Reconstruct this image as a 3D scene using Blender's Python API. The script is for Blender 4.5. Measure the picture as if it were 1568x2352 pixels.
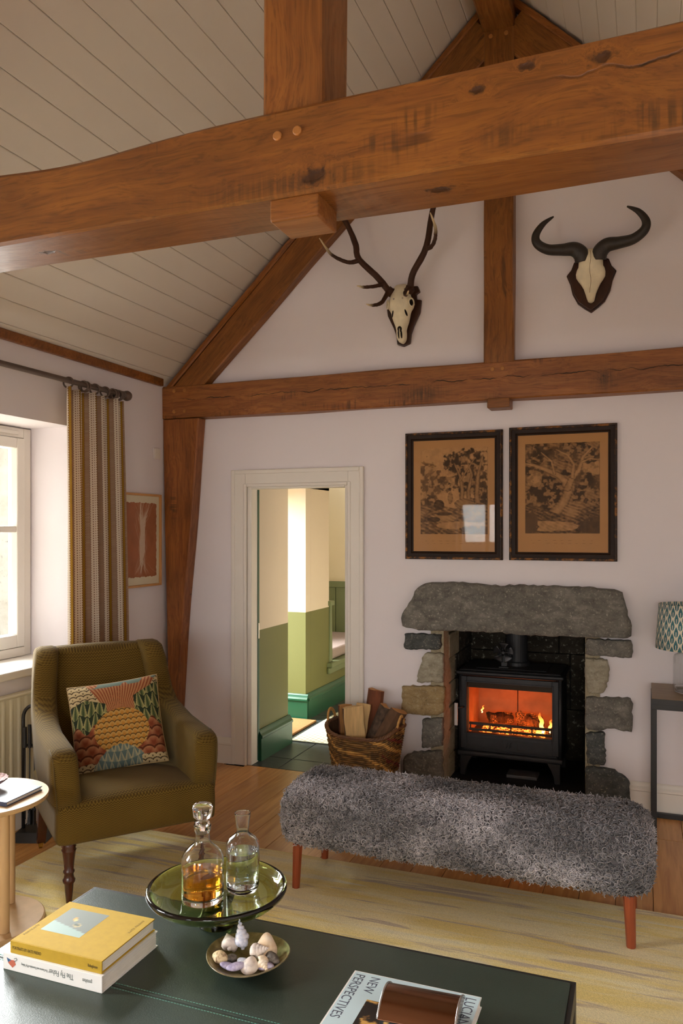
import bpy, bmesh, math, random
import numpy as np
from mathutils import Vector, Matrix, Euler
random.seed(7); rng = np.random.default_rng(7)
for o in list(bpy.data.objects): bpy.data.objects.remove(o)
sc = bpy.context.scene
COL = sc.collection
PI = math.pi

# ---------------------------------------------------------------- camera
cam_d = bpy.data.cameras.new('camera'); cam = bpy.data.objects.new('camera', cam_d); COL.objects.link(cam)
cam.location = (0, 0, 1.5); cam.rotation_euler = (PI/2, 0, math.atan(.3856))
cam_d.sensor_width = 36; cam_d.lens = 1805/2352*36; cam_d.shift_y = 43/2352
cam_d.clip_start = .05; sc.camera = cam
sc.cycles.max_bounces = 20; sc.cycles.transmission_bounces = 20; sc.cycles.transparent_max_bounces = 20

# ---------------------------------------------------------------- world, daylight, exposure
w = bpy.data.worlds.new('overcast_sky'); sc.world = w; w.use_nodes = True
bg = w.node_tree.nodes['Background']; bg.inputs[0].default_value = (.82, .90, 1.0, 1); bg.inputs[1].default_value = .8
def area(name, loc, target, sx, sy, power, color):
    d = bpy.data.lights.new(name, 'AREA'); d.shape = 'RECTANGLE'; d.size = sx; d.size_y = sy; d.energy = power; d.color = color
    o = bpy.data.objects.new(name, d); COL.objects.link(o); o.location = loc
    o.rotation_euler = (Vector(target)-Vector(loc)).to_track_quat('-Z', 'Y').to_euler()
    return o
area('sky_light_garden', (-5.3, 4.40, 2.7), (-2.3, 2.9, 1.0), 1.9, 3.0, 900, (.98, .99, 1))
area('sky_light_lawn', (-4.2, .55, 2.0), (-2.27, -.60, 1.3), 1.6, 1.9, 420, (.98, .99, 1))
area('sky_light_terrace', (-.6, -5.0, 2.7), (-.6, -1.0, 1.2), 5.0, 3.0, 620, (1, .99, .98))
area('sky_light_porch', (-4.3, 5.39, 1.9), (-2.6, 5.39, 1.0), 1.6, 1.6, 120, (1, 1, .97))
sc.view_settings.view_transform = 'Standard'; sc.view_settings.look = 'None'
sc.view_settings.gamma = 1; sc.view_settings.use_curve_mapping = False
sc.view_settings.exposure = 0.5

# ---------------------------------------------------------------- helpers: materials
def lin(c):
    r = []
    for v in c[:3]:
        v = v/255
        r.append(v/12.92 if v <= .04045 else ((v+.055)/1.055)**2.4)
    return (*r, 1)
class NT:
    def __init__(s, name):
        s.m = bpy.data.materials.new(name); s.m.use_nodes = True; s.t = s.m.node_tree
        s.b = s.t.nodes['Principled BSDF']; s.out = s.t.nodes['Material Output']
    def n(s, typ, **k):
        x = s.t.nodes.new(typ)
        for a, v in k.items(): setattr(x, a, v)
        return x
    def set(s, sock, v):
        if hasattr(v, 'is_linked') or isinstance(v, bpy.types.NodeSocket): s.t.links.new(v, sock)
        else: sock.default_value = v
    def math(s, op, a, b=0., c=None, clamp=False):
        x = s.n('ShaderNodeMath', operation=op); x.use_clamp = clamp; s.set(x.inputs[0], a); s.set(x.inputs[1], b)
        if c is not None: s.set(x.inputs[2], c)
        return x.outputs[0]
    def vmath(s, op, a, b=(0, 0, 0)):
        x = s.n('ShaderNodeVectorMath', operation=op); s.set(x.inputs[0], a); s.set(x.inputs[1], b); return x.outputs[0]
    def coord(s, k='Object'): return s.n('ShaderNodeTexCoord').outputs[k]
    def attr(s, nm, o='Color'): return s.n('ShaderNodeAttribute', attribute_name=nm).outputs[o]
    def rand(s): return s.n('ShaderNodeObjectInfo').outputs['Random']
    def noise(s, vec, scale=5., detail=3., rough=.5, dist=0., out=0):
        x = s.n('ShaderNodeTexNoise'); s.set(x.inputs['Vector'], vec); s.set(x.inputs['Scale'], scale)
        x.inputs['Detail'].default_value = detail; x.inputs['Roughness'].default_value = rough; x.inputs['Distortion'].default_value = dist
        return x.outputs[out]
    def voro(s, vec, scale, feature='F1', out=0):
        x = s.n('ShaderNodeTexVoronoi', feature=feature); s.set(x.inputs['Vector'], vec); s.set(x.inputs['Scale'], scale); return x.outputs[out]
    def sep(s, v):
        x = s.n('ShaderNodeSeparateXYZ'); s.set(x.inputs[0], v); return x.outputs
    def comb(s, a, b, c):
        x = s.n('ShaderNodeCombineXYZ'); s.set(x.inputs[0], a); s.set(x.inputs[1], b); s.set(x.inputs[2], c); return x.outputs[0]
    def ramp(s, f, stops, interp='LINEAR'):
        x = s.n('ShaderNodeValToRGB'); s.set(x.inputs[0], f); e = x.color_ramp; e.interpolation = interp
        while len(e.elements) < len(stops): e.elements.new(.5)
        for q, (p, c) in zip(e.elements, stops): q.position = p; q.color = c if len(c) == 4 else (*c, 1)
        return x.outputs[0]
    def map(s, v, a, b, c=0., d=1.):
        x = s.n('ShaderNodeMapRange'); s.set(x.inputs[0], v)
        for i, q in enumerate((a, b, c, d)): x.inputs[i+1].default_value = q
        return x.outputs[0]
    def mix(s, f, a, b, mode='MIX'):
        x = s.n('ShaderNodeMix', data_type='RGBA', blend_type=mode); s.set(x.inputs[0], f); s.set(x.inputs[6], a); s.set(x.inputs[7], b); return x.outputs[2]
    def bump(s, h, dist=.002, strength=.6):
        x = s.n('ShaderNodeBump'); x.inputs['Strength'].default_value = strength; x.inputs['Distance'].default_value = dist
        s.set(x.inputs['Height'], h); s.t.links.new(x.outputs[0], s.b.inputs['Normal'])
    def fin(s, color=None, rough=None, metal=None, spec=None, **k):
        if color is not None: s.set(s.b.inputs['Base Color'], color)
        if rough is not None: s.set(s.b.inputs['Roughness'], rough)
        if metal is not None: s.b.inputs['Metallic'].default_value = metal
        if spec is not None: s.b.inputs['Specular IOR Level'].default_value = spec
        for a, v in k.items(): s.set(s.b.inputs[a.replace('_', ' ')], v)
        return s.m
MATS = {}
def plain(name, rgb, rough=.5, var=.12, scale=6., bump=0., bscale=60., metal=0., spec=.5, stretch=(1, 1, 1), **k):
    if name in MATS: return MATS[name]
    n = NT(name); v = n.vmath('MULTIPLY', n.coord(), stretch); c = lin(rgb)
    f = n.map(n.noise(v, scale, 4), .3, .7, 1-var, 1+var)
    col = n.mix(1., c, n.comb(f, f, f), 'MULTIPLY')
    if bump: n.bump(n.noise(v, bscale, 3), bump)
    MATS[name] = n.fin(col, rough, metal, spec, **k); return MATS[name]
def oak(name, base, dark, knots=(), crack=None, rough=.42, stains=()):
    """oak with the grain along local x"""
    n = NT(name); p = n.coord(); r = n.rand(); x, y, z = n.sep(p)
    off = n.math('MULTIPLY', r, 37.)
    warp = n.math('MULTIPLY', n.math('SUBTRACT', n.noise(n.comb(n.math('MULTIPLY_ADD', x, 1.2, off), n.math('MULTIPLY', y, 3.), n.math('MULTIPLY', z, 3.)), 2., 2), .5), .5)
    kn = None
    for (kx, ky, kz, kr) in knots:
        d = n.vmath('MULTIPLY', n.vmath('SUBTRACT', p, (kx, ky, kz)), (.55, 1, 1))
        x_ = n.n('ShaderNodeVectorMath', operation='LENGTH'); n.set(x_.inputs[0], d); d = n.math('MULTIPLY', n.math('DIVIDE', x_.outputs['Value'], kr), n.map(n.noise(p, 70., 3), .3, .7, .6, 1.5))
        g = n.math('POWER', 2.718, n.math('MULTIPLY', n.math('MULTIPLY', d, d), -1.))
        kn = g if kn is None else n.math('MAXIMUM', kn, g)
    yy = n.math('ADD', y, n.math('MULTIPLY', warp, .25)); zz = n.math('ADD', z, n.math('MULTIPLY', warp, .25))
    if kn is not None: zz = n.math('MULTIPLY_ADD', kn, .05, zz)
    gv = n.comb(n.math('MULTIPLY_ADD', x, 1.6, off), n.math('MULTIPLY', yy, 34.), n.math('MULTIPLY', zz, 34.))
    g1 = n.noise(gv, 1.5, 5, .65)
    gv2 = n.comb(n.math('MULTIPLY_ADD', x, .9, off), n.math('MULTIPLY', yy, 7.), n.math('MULTIPLY', zz, 7.))
    g2 = n.noise(gv2, 1.3, 4, .6)
    g3 = n.noise(n.comb(n.math('MULTIPLY_ADD', x, 5., off), n.math('MULTIPLY', yy, 150.), n.math('MULTIPLY', zz, 150.)), 1.3, 3, .6)
    c = n.mix(n.map(g1, .38, .66), lin(base), lin(dark))
    c = n.mix(n.map(g3, .50, .66, 0., .42), c, lin([v*.62 for v in dark]))
    big = n.map(n.noise(n.comb(n.math('MULTIPLY_ADD', x, 1.3, off), n.math('MULTIPLY', y, 4.), n.math('MULTIPLY', z, 4.)), 1.6, 3), .3, .72, .78, 1.22)
    c = n.mix(1., c, n.comb(big, big, n.math('MULTIPLY', big, .97)), 'MULTIPLY')
    cr = n.map(g2, .655, .70)                                   # dark shakes along the grain
    c = n.mix(n.math('MULTIPLY', cr, .55), c, lin((48, 27, 12)))
    # cross-grain saw marks, dark tool stain
    st = n.math('MULTIPLY', n.map(n.noise(n.comb(n.math('MULTIPLY_ADD', x, 55., off), n.math('MULTIPLY', z, 3.), y), 1.3, 2), .5, .62),
                n.map(n.noise(n.comb(n.math('MULTIPLY_ADD', x, 2.2, off), n.math('MULTIPLY', y, 6.), n.math('MULTIPLY', z, 6.)), 1.5, 2), .61, .72))
    c = n.mix(n.math('MULTIPLY', st, .6), c, lin((52, 38, 22)))
    for (sx, sz, lx, lz, amt) in stains:
        a = n.math('DIVIDE', n.math('SUBTRACT', x, sx), lx); b = n.math('DIVIDE', n.math('SUBTRACT', z, sz), lz)
        e = n.math('POWER', 2.718, n.math('MULTIPLY', n.math('ADD', n.math('POWER', n.math('ABSOLUTE', a), 2.), n.math('POWER', n.math('ABSOLUTE', b), 2.)), -1.))
        e = n.math('MULTIPLY', e, n.map(n.noise(n.comb(n.math('MULTIPLY', x, 90.), n.math('MULTIPLY', z, 4.), 0.), 1.3, 2), .35, .6, .25, 1.))
        c = n.mix(n.math('MULTIPLY', e, amt), c, lin((46, 36, 24)))
    hgt = n.math('MULTIPLY_ADD', cr, -.7, n.math('MULTIPLY', g1, .35))
    if kn is not None:
        c = n.mix(n.map(kn, .45, .8, 0., .8), c, lin((44, 24, 12)))
        hgt = n.math('MULTIPLY_ADD', n.map(kn, .7, 1.), -1., hgt)
    if crack:
        (x0, x1, z0, sl, wd) = crack
        wob = n.math('MULTIPLY', n.math('SUBTRACT', n.noise(n.comb(n.math('MULTIPLY', x, 5.), 0., 0.), 2., 6), .5), .06)
        line = n.math('ABSOLUTE', n.math('SUBTRACT', z, n.math('ADD', n.math('MULTIPLY_ADD', n.math('SUBTRACT', x, x0), sl, z0), wob)))
        m = n.math('MULTIPLY', n.math('MULTIPLY', n.map(line, wd, wd*.3), n.map(n.noise(n.comb(n.math('MULTIPLY', x, 3.), 5., 0.), 2., 3), .42, .56)), n.math('MULTIPLY', n.map(x, x0, x0+.15), n.map(x, x1+.2, x1)))
        c = n.mix(m, c, lin((18, 9, 4))); hgt = n.math('MULTIPLY_ADD', m, -2., hgt)
    n.bump(hgt, .003, .5)
    return n.fin(c, n.map(g1, .3, .7, rough-.06, rough+.1), spec=.45)

OAK = oak('oak_timber', (146, 92, 40), (122, 72, 29))
OAK_TIE = oak('oak_main_tie', (138, 87, 36), (117, 70, 28), knots=((2.25, -.093, -.065, .026), (2.87, -.093, .07, .019), (2.62, -.093, .055, .014), (2.52, .0, -.1, .022), (1.42, .0, -.1, .02), (3.15, -.093, .0, .02), (2.72, -.093, .085, .012)),
              crack=(2.72, 4.5, .045, .012, .004), rough=.34, stains=((2.14, -.075, .20, .028, .55), (2.68, -.05, .05, .024, .55), (3.26, -.03, .05, .02, .6), (2.3, -.07, .1, .025, .4)))
OAK_FAR = oak('oak_far_tie', (156, 98, 48), (130, 75, 35), crack=(.05, 4.3, .015, .0, .0035), stains=((1.75, -.05, .12, .05, .8), (2.75, -.03, .06, .06, .6)), knots=((2.75, -.06, -.02, .02), (.62, -.06, -.08, .012)))
OAK_L = plain('oak_peg', (170, 112, 52), .5, .15, 30)
TRIM_OAK = oak('oak_trim', (150, 92, 40), (124, 72, 30))
WALL = plain('wall_paint', (236, 228, 229), .92, .015, 1.2, .0012, 9)
TRIMW = plain('trim_white_paint', (236, 229, 218), .45, .015, 3)
BOARD = plain('ceiling_board_paint', (222, 212, 199), .6, .03, 1.5, .0006, 12, stretch=(1, .15, 1))
GROOVE = plain('groove_backing_paint', (205, 194, 180), .9)  # backing seen in the board joints, a little darker than the boards
HALLW = plain('hall_cream_paint', (232, 216, 192), .9, .015, 2)
GREEN_D = plain('hall_dado_green', (112, 112, 60), .55, .02, 2)
GREEN_K = plain('hall_skirting_green', (24, 82, 56), .35, .03, 3)
SEATGREEN = plain('window_seat_green', (120, 130, 90), .5, .03, 3)
def floor_mat():
    n = NT('oak_floor'); p = n.coord(); r = n.rand(); x, y, z = n.sep(p)
    off = n.math('MULTIPLY', r, 53.)
    g = n.noise(n.comb(n.math('MULTIPLY_ADD', x, 26., off), n.math('MULTIPLY_ADD', y, 1.6, off), off), 1.6, 5, .6, .6)
    c = n.mix(n.map(g, .3, .72), lin((222, 166, 98)), lin((186, 124, 62)))
    f = n.map(r, 0., 1., .86, 1.1); c = n.mix(1., c, n.comb(f, f, f), 'MULTIPLY')
    n.bump(g, .0006, .4); return n.fin(c, .34, spec=.5)
FLOOR = floor_mat()
def stone_mat(name, a, b, c2, scale=14.):
    n = NT(name); p = n.coord()
    q = n.noise(n.vmath('MULTIPLY', p, (1, 1, 1.6)), scale, 6, .65, .4); q2 = n.noise(p, scale*6, 4, .7)
    c = n.ramp(q, [(.25, lin(a)), (.52, lin(b)), (.75, lin(c2))])
    c = n.mix(n.map(q2, .57, .68, 0., .5), c, lin((205, 200, 180)))
    c = n.mix(n.map(q2, .40, .30, 0., .55), c, lin((40, 38, 34)))
    n.bump(n.math('ADD', q, n.math('MULTIPLY', q2, .5)), .006, .8); return n.fin(c, .88, spec=.25)
ST_GREY = stone_mat('stone_grey', (84, 81, 76), (116, 112, 104), (146, 141, 131))
ST_PALE = stone_mat('stone_pale', (120, 114, 98), (160, 152, 132), (184, 176, 156))
ST_TAN = stone_mat('stone_tan', (122, 100, 68), (160, 136, 96), (174, 154, 116))
ST_DARK = stone_mat('stone_slate', (56, 58, 56), (84, 86, 84), (108, 110, 106))
ST_MORTAR = stone_mat('stone_mortar', (140, 126, 100), (168, 154, 126), (184, 170, 142), 9)
ST_SOOT = stone_mat('stone_soot', (34, 30, 25), (62, 54, 44), (84, 74, 60), 6)
IRON = plain('stove_iron', (44, 44, 46), .5, .1, 20, .0006, 160, spec=.45)
BLACK = plain('black_metal', (30, 29, 29), .45, .08, 12, spec=.5)
CHROME = plain('brushed_steel', (215, 215, 215), .25, .02, 10, metal=1.)
BRASS = plain('aged_brass', (170, 130, 60), .35, .15, 30, metal=1.)
MAHOG = plain('mahogany_polish', (70, 30, 18), .22, .25, 4, stretch=(12, 12, 1.5), spec=.6)
TEAK = plain('bench_leg_wood', (148, 70, 38), .4, .18, 4, stretch=(14, 14, 1.5))
PALEWOOD = plain('pale_ash_wood', (200, 164, 118), .45, .08, 3, stretch=(8, 8, 1))
BONE = plain('bone', (238, 226, 194), .62, .1, 18, .0015, 60)
HORN = plain('horn', (46, 40, 34), .5, .3, 22, .002, 90)
DARKW = plain('dark_shield_wood', (56, 28, 16), .3, .3, 5, stretch=(14, 14, 2), spec=.6)
VOID = plain('cavity_dark', (24, 17, 12), .9)
PAPER = plain('page_paper', (236, 230, 218), .85, .03, 40)
def vcol(name, rough=.7, spec=.3, bump=0., bscale=300., sheen=0.):
    n = NT(name); c = n.attr('Col')
    if bump: n.bump(n.noise(n.coord(), bscale, 2), bump)
    if sheen: n.b.inputs['Sheen Weight'].default_value = sheen
    return n.fin(c, rough, spec=spec)
def glass(name, color=(1, 1, 1), rough=0., ior=1.45):
    n = NT(name); return n.fin((*color, 1), rough, Transmission_Weight=1., IOR=ior)
def thin_glass(name, tint=(1, 1, 1), refl=.5):
    n = NT(name); tr = n.n('ShaderNodeBsdfTransparent'); tr.inputs[0].default_value = (*tint, 1)
    gl = n.n('ShaderNodeBsdfGlossy'); gl.inputs['Roughness'].default_value = .02
    lw = n.n('ShaderNodeLayerWeight'); lw.inputs[0].default_value = .5
    mx = n.n('ShaderNodeMixShader'); n.set(mx.inputs[0], n.math('MULTIPLY', n.math('MULTIPLY_ADD', n.math('POWER', lw.outputs['Facing'], 5.), .95, .05), refl))
    n.t.links.new(tr.outputs[0], mx.inputs[1]); n.t.links.new(gl.outputs[0], mx.inputs[2]); n.t.links.new(mx.outputs[0], n.out.inputs[0])
    return n.m
PANE = thin_glass('window_pane_glass', (.97, .98, .97))

# ---------------------------------------------------------------- helpers: objects
def mat_of(o):
    return Matrix.LocRotScale(o.location, o.rotation_euler, o.scale)
def thing(name, label, cat, loc=(0, 0, 0), rotz=0., group=None, kind=None):
    o = bpy.data.objects.new(name, None); COL.objects.link(o); o.empty_display_size = .05
    o.location = loc; o.rotation_euler = (0, 0, rotz)
    if label: o['label'] = label
    if cat: o['category'] = cat
    if group: o['group'] = group
    if kind: o['kind'] = kind
    return o
def tag(o, label=None, cat=None, group=None, kind=None):
    if label: o['label'] = label
    if cat: o['category'] = cat
    if group: o['group'] = group
    if kind: o['kind'] = kind
    return o
class MB:
    def __init__(s): s.v = []; s.f = []; s.c = []; s.uv = None
    def add(s, vs, fs, M=None, col=None):
        k = len(s.v)
        for q in vs:
            q = Vector(q); s.v.append(tuple(M @ q) if M is not None else tuple(q))
        s.f += [tuple(i+k for i in f) for f in fs]
        if col is not None: s.c += [col]*len(vs)
        return s
    def box(s, lo, hi, M=None, col=None):
        x0, y0, z0 = lo; x1, y1, z1 = hi
        vs = [(x, y, z) for z in (z0, z1) for y in (y0, y1) for x in (x0, x1)]
        return s.add(vs, [(0, 2, 3, 1), (4, 5, 7, 6), (0, 1, 5, 4), (2, 6, 7, 3), (0, 4, 6, 2), (1, 3, 7, 5)], M, col)
    def cyl(s, p0, p1, r, n=16, r1=None): return s.tube([p0, p1], [r, r if r1 is None else r1], n)
    def tube(s, path, rad, n=8, cap=True, closed=False, col=None):
        P = [Vector(p) for p in path]; R = rad if hasattr(rad, '__len__') else [rad]*len(P)
        k = len(s.v); m = len(P); up = None
        for i, p in enumerate(P):
            a = P[i-1] if (i > 0 or closed) else P[i]; b = P[(i+1) % m] if (i < m-1 or closed) else P[i]
            t = (b-a).normalized() if (b-a).length > 1e-9 else Vector((0, 0, 1))
            if up is None: up = t.orthogonal().normalized()
            up = (up-t*up.dot(t)); up = up.normalized() if up.length > 1e-6 else t.orthogonal().normalized()
            w_ = t.cross(up)
            for j in range(n):
                an = 2*PI*j/n; s.v.append(tuple(p+(up*math.cos(an)+w_*math.sin(an))*R[i]))
                if col is not None: s.c.append(col[i] if isinstance(col, list) else col)
        for i in range(m if closed else m-1):
            i2 = (i+1) % m
            for j in range(n):
                j2 = (j+1) % n; s.f.append((k+i*n+j, k+i*n+j2, k+i2*n+j2, k+i2*n+j))
        if cap and not closed:
            s.f.append(tuple(k+j for j in range(n))[::-1]); s.f.append(tuple(k+(m-1)*n+j for j in range(n)))
        return s
    def lathe(s, prof, n=32, c=(0, 0, 0), closed=False):
        k = len(s.v); m = len(prof)
        for r, z in prof:
            for j in range(n):
                a = 2*PI*j/n; s.v.append((c[0]+r*math.cos(a), c[1]+r*math.sin(a), c[2]+z))
        for i in range(m if closed else m-1):
            i2 = (i+1) % m
            for j in range(n):
                j2 = (j+1) % n; s.f.append((k+i*n+j, k+i*n+j2, k+i2*n+j2, k+i2*n+j))
        if not closed:
            s.f.append(tuple(k+j for j in range(n))[::-1]); s.f.append(tuple(k+(m-1)*n+j for j in range(n)))
        return s
    def prism(s, poly, d0, d1, ax='y'):
        """poly in the plane across ax, pushed from d0 to d1"""
        n = len(poly); f = {'y': lambda a, b, d: (a, d, b), 'x': lambda a, b, d: (d, a, b), 'z': lambda a, b, d: (a, b, d)}[ax]
        vs = [f(a, b, d0) for a, b in poly]+[f(a, b, d1) for a, b in poly]
        return s.add(vs, [tuple(range(n))[::-1], tuple(range(n, 2*n))]+[(i, (i+1) % n, n+(i+1) % n, n+i) for i in range(n)])
    def grid(s, nu, nv, fn, wrapu=False):
        k = len(s.v)
        for j in range(nv+1):
            for i in range(nu+(0 if wrapu else 1)): s.v.append(tuple(fn(i/nu, j/nv)))
        W = nu if wrapu else nu+1
        for j in range(nv):
            for i in range(nu):
                i2 = (i+1) % W; s.f.append((k+j*W+i, k+j*W+i2, k+(j+1)*W+i2, k+(j+1)*W+i))
        return s
    def build(s, name, mat, parent=None, loc=None, rot=None, smooth=False, bevel=0., seg=2, sub=0, world=False, fix=True):
        me = bpy.data.meshes.new(name); me.from_pydata(s.v, [], s.f); me.validate(); me.update()
        if fix:
            bm = bmesh.new(); bm.from_mesh(me); bmesh.ops.recalc_face_normals(bm, faces=bm.faces[:]); bm.to_mesh(me); bm.free()
        if s.c and len(s.c) == len(me.vertices):
            a = me.color_attributes.new('Col', 'FLOAT_COLOR', 'POINT'); a.data.foreach_set('color', np.array(s.c, dtype=np.float32).ravel())
        if smooth: me.shade_smooth() if hasattr(me, 'shade_smooth') else [setattr(p, 'use_smooth', True) for p in me.polygons]
        if isinstance(mat, (list, tuple)):
            for m_ in mat: me.materials.append(m_)
        else: me.materials.append(mat)
        return put(name, me, parent, loc, rot, bevel, seg, sub, world, smooth)
def put(name, me, parent=None, loc=None, rot=None, bevel=0., seg=2, sub=0, world=False, smooth=False):
    o = bpy.data.objects.new(name, me); COL.objects.link(o)
    if loc is not None: o.location = loc
    if rot is not None: o.rotation_euler = rot
    if parent is not None:
        o.parent = parent
        if world:
            Pm = mat_of(parent)
            if parent.parent is not None: Pm = mat_of(parent.parent) @ parent.matrix_parent_inverse @ Pm
            o.matrix_parent_inverse = Pm.inverted()
    if bevel:
        b = o.modifiers.new('bevel', 'BEVEL'); b.width = bevel; b.segments = seg; b.limit_method = 'ANGLE'; b.angle_limit = math.radians(40)
        if not smooth: me.shade_smooth(); 
        wn = o.modifiers.new('wn', 'WEIGHTED_NORMAL'); wn.keep_sharp = False
    if sub:
        u = o.modifiers.new('sub', 'SUBSURF'); u.levels = sub; u.render_levels = sub
    return o
def copy_tree(o, parent=None, loc=None, rot=None):
    c = o.copy(); COL.objects.link(c)
    if parent is not None: c.parent = parent
    if loc is not None: c.location = loc
    if rot is not None: c.rotation_euler = rot
    for ch in [q for q in bpy.data.objects if q.parent is o]:
        copy_tree(ch, c)
    return c
def box(name, lo, hi, mat, parent=None, bevel=0., world=False, loc=None, rot=None, seg=2):
    return MB().box(lo, hi).build(name, mat, parent, loc, rot, bevel=bevel, world=world, seg=seg)
def struct(o): o['kind'] = 'structure'; return o
def grid_noise(n0, seed=0):
    r = np.random.default_rng(seed); g = r.random((n0+2, n0+2))
    def f(u, v):
        u = np.asarray(u)*n0 % n0; v = np.asarray(v)*n0 % n0; i = np.floor(u).astype(int); j = np.floor(v).astype(int); a = u-i; b = v-j
        a = a*a*(3-2*a); b = b*b*(3-2*b)
        return (g[i, j]*(1-a)+g[i+1, j]*a)*(1-b)+(g[i, j+1]*(1-a)+g[i+1, j+1]*a)*b
    return f
def fbm(u, v, n0=4, oct=4, seed=0):
    t = 0; a = .5
    for k in range(oct): t = t+a*grid_noise(n0*2**k, seed+k)(u, v); a *= .5
    return t/(1-.5**oct)
def painted(name, nx, ny, pos, paint, mat, parent=None, world=False, flip=False):
    """a flat print: a fine grid whose vertex colours are computed by paint(u, v) -> rgb 0..255"""
    u, v = np.meshgrid(np.linspace(0, 1, nx+1), np.linspace(0, 1, ny+1)); m = MB().grid(nx, ny, pos)
    C = np.asarray(paint(u, v), float)/255; C = np.where(C <= .04045, C/12.92, ((np.clip(C, 0, 1)+.055)/1.055)**2.4)
    m.c = np.concatenate([C, np.ones(C.shape[:2]+(1,))], 2).reshape(-1, 4).tolist()
    return m.build(name, mat, parent, world=world, smooth=True, fix=False)
def text(body, size, mat, parent, M, name='lettering', spacing=1.0, align='LEFT', sx=1.):
    cu = bpy.data.curves.new('t', 'FONT'); cu.body = body; cu.size = size; cu.extrude = .00015; cu.space_character = spacing; cu.align_x = align; cu.resolution_u = 3
    o = bpy.data.objects.new('t', cu); COL.objects.link(o); dg = bpy.context.evaluated_depsgraph_get()
    me = bpy.data.meshes.new_from_object(o.evaluated_get(dg)); bpy.data.objects.remove(o); me.materials.clear(); me.materials.append(mat)
    me.transform(M @ Matrix.Diagonal((sx, 1, 1, 1))); return put(name, me, parent)

# ================================================================ ROOM SHELL
XL, XR, XC = -2.95, 1.436, -.757
YG, YB = 4.475, -2.6
SL = .95
def zc(x): return 2.47+SL*((x-XL) if x < XC else (XR-x))
APEX = zc(XC)
# gable wall with doorway and hearth opening
g = MB(); T = .565
def wallbox(x0, x1, z0, z1): g.box((x0, YG, z0), (x1, YG+T, z1))
DX0, DX1, DZ = -2.375, -1.672, 1.80; FX0, FX1, FZ = -1.165, -.225, 1.18
wallbox(XL-.35, DX0, 0, DZ); wallbox(DX1, FX0, 0, DZ); wallbox(FX0, FX1, FZ, DZ); wallbox(FX1, XR, 0, DZ); wallbox(XL-.35, XR, DZ, 2.3)
g.prism([(XL-.35, 2.3), (XR, 2.3), (XR, zc(XR)+.05), (XC, APEX+.05), (XL, zc(XL)+.05), (XL-.35, 2.5)], YG, YG+T)
wall_gable = struct(g.build('wall_gable', WALL))
# left wall with two deep window recesses
l = MB(); TL = .42
W1 = (2.30, 3.518); W2 = (-.15, 1.25); WZ = (.76, 2.075)
def lbox(y0, y1, z0, z1): l.box((XL-TL, y0, z0), (XL, y1, z1))
lbox(YB, W2[0], 0, 2.55); lbox(W2[0], W2[1], 0, WZ[0]); lbox(W2[0], W2[1], WZ[1], 2.55); lbox(W2[1], W1[0], 0, 2.55)
lbox(W1[0], W1[1], 0, WZ[0]); lbox(W1[0], W1[1], WZ[1], 2.55); lbox(W1[1], YG+.02, 0, 2.55)
struct(l.build('wall_left', WALL))
struct(box('wall_right', (XR, YB, 0), (XR+.4, YG+.56, 2.6), WALL))
b = MB(); BX = (-2.62, -1.75, .15, 1.95); BX2 = (-.4, 1.0)
def bbox(x0, x1, z0, z1): b.box((x0, YB-.4, z0), (x1, YB, z1))
bbox(XL-TL, BX[0], 0, 2.3); bbox(BX[0], BX[1], 0, BX[2]); bbox(BX[0], BX[1], BX[3], 2.3); bbox(BX[1], BX2[0], 0, 2.3); bbox(BX2[0], BX2[1], 0, .15); bbox(BX2[0], BX2[1], 1.95, 2.3); bbox(BX2[1], XR+.4, 0, 2.3)
b.prism([(XL-TL, 2.3), (XR+.4, 2.3), (XR, zc(XR)+.05), (XC, APEX+.05), (XL, zc(XL)+.05)], YB-.4, YB)
struct(b.build('wall_back', WALL))
# ceiling: painted boards on both slopes, a dark backing behind the joints
cl = MB()
for s in (-1, 1):
    xe = XL if s < 0 else XR
    e = [(xe-s*-.0, zc(xe)+.016), (XC, APEX+.0125), (XC, APEX+.12), (xe+s*.5, zc(xe)+.12-SL*.5)]
    e[0] = (xe+s*.5, zc(xe)+.0125-SL*.5)
    cl.prism(e, YB-.4, YG+.5)
ceiling = struct(cl.build('ceiling', GROOVE))
PW = .1238; sw = PW*math.cos(math.atan(SL)); me_board = None
NB = int(math.ceil((XC-XL)/sw))
for s in (-1, 1):
    for k in range(NB):
        L = YG-YB+.02; a = .0010
        if me_board is None:
            m = MB(); hw = PW/2-a
            m.prism([(-hw, .0025), (-hw+.003, 0), (hw-.003, 0), (hw, .0025), (hw, .010), (-hw, .010)], 0, L)
            ob = m.build('board', BOARD, ceiling); me_board = ob.data
        else: ob = put('board', me_board, ceiling)
        xm = XC+s*(k+.5)*sw; ob.location = (xm, YB-.01, APEX-(k+.5)*sw*SL+.002)
        ob.rotation_euler = (0, -s*-math.atan(SL)*1.0, 0)
# floor: oak planks running the length of the room
floor = struct(box('floor', (XL-.4, YB-.4, -.12), (XR+.4, YG+.003, -.022), plain('subfloor', (70, 45, 25), .9)))
fw = .142; boards = {}
x = XL; k = 0
while x < XR:
    y = YB-.05-random.random()*1.2
    while y < YG:
        ln = random.choice([1.5, 1.9, 2.3]); y0 = max(y, YB); y1 = min(y+ln, YG+.003)
        if y1-y0 > .05:
            key = round(y1-y0, 2)
            wd = min(fw, XR-x)
            m = MB().box((.0009, .0012, -.02), (wd-.0009, y1-y0-.0012, 0)); m.build('plank', FLOOR, floor, loc=(x, y0, 0), bevel=.0014, seg=1)
        y += ln
    x += fw; k += 1
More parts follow.
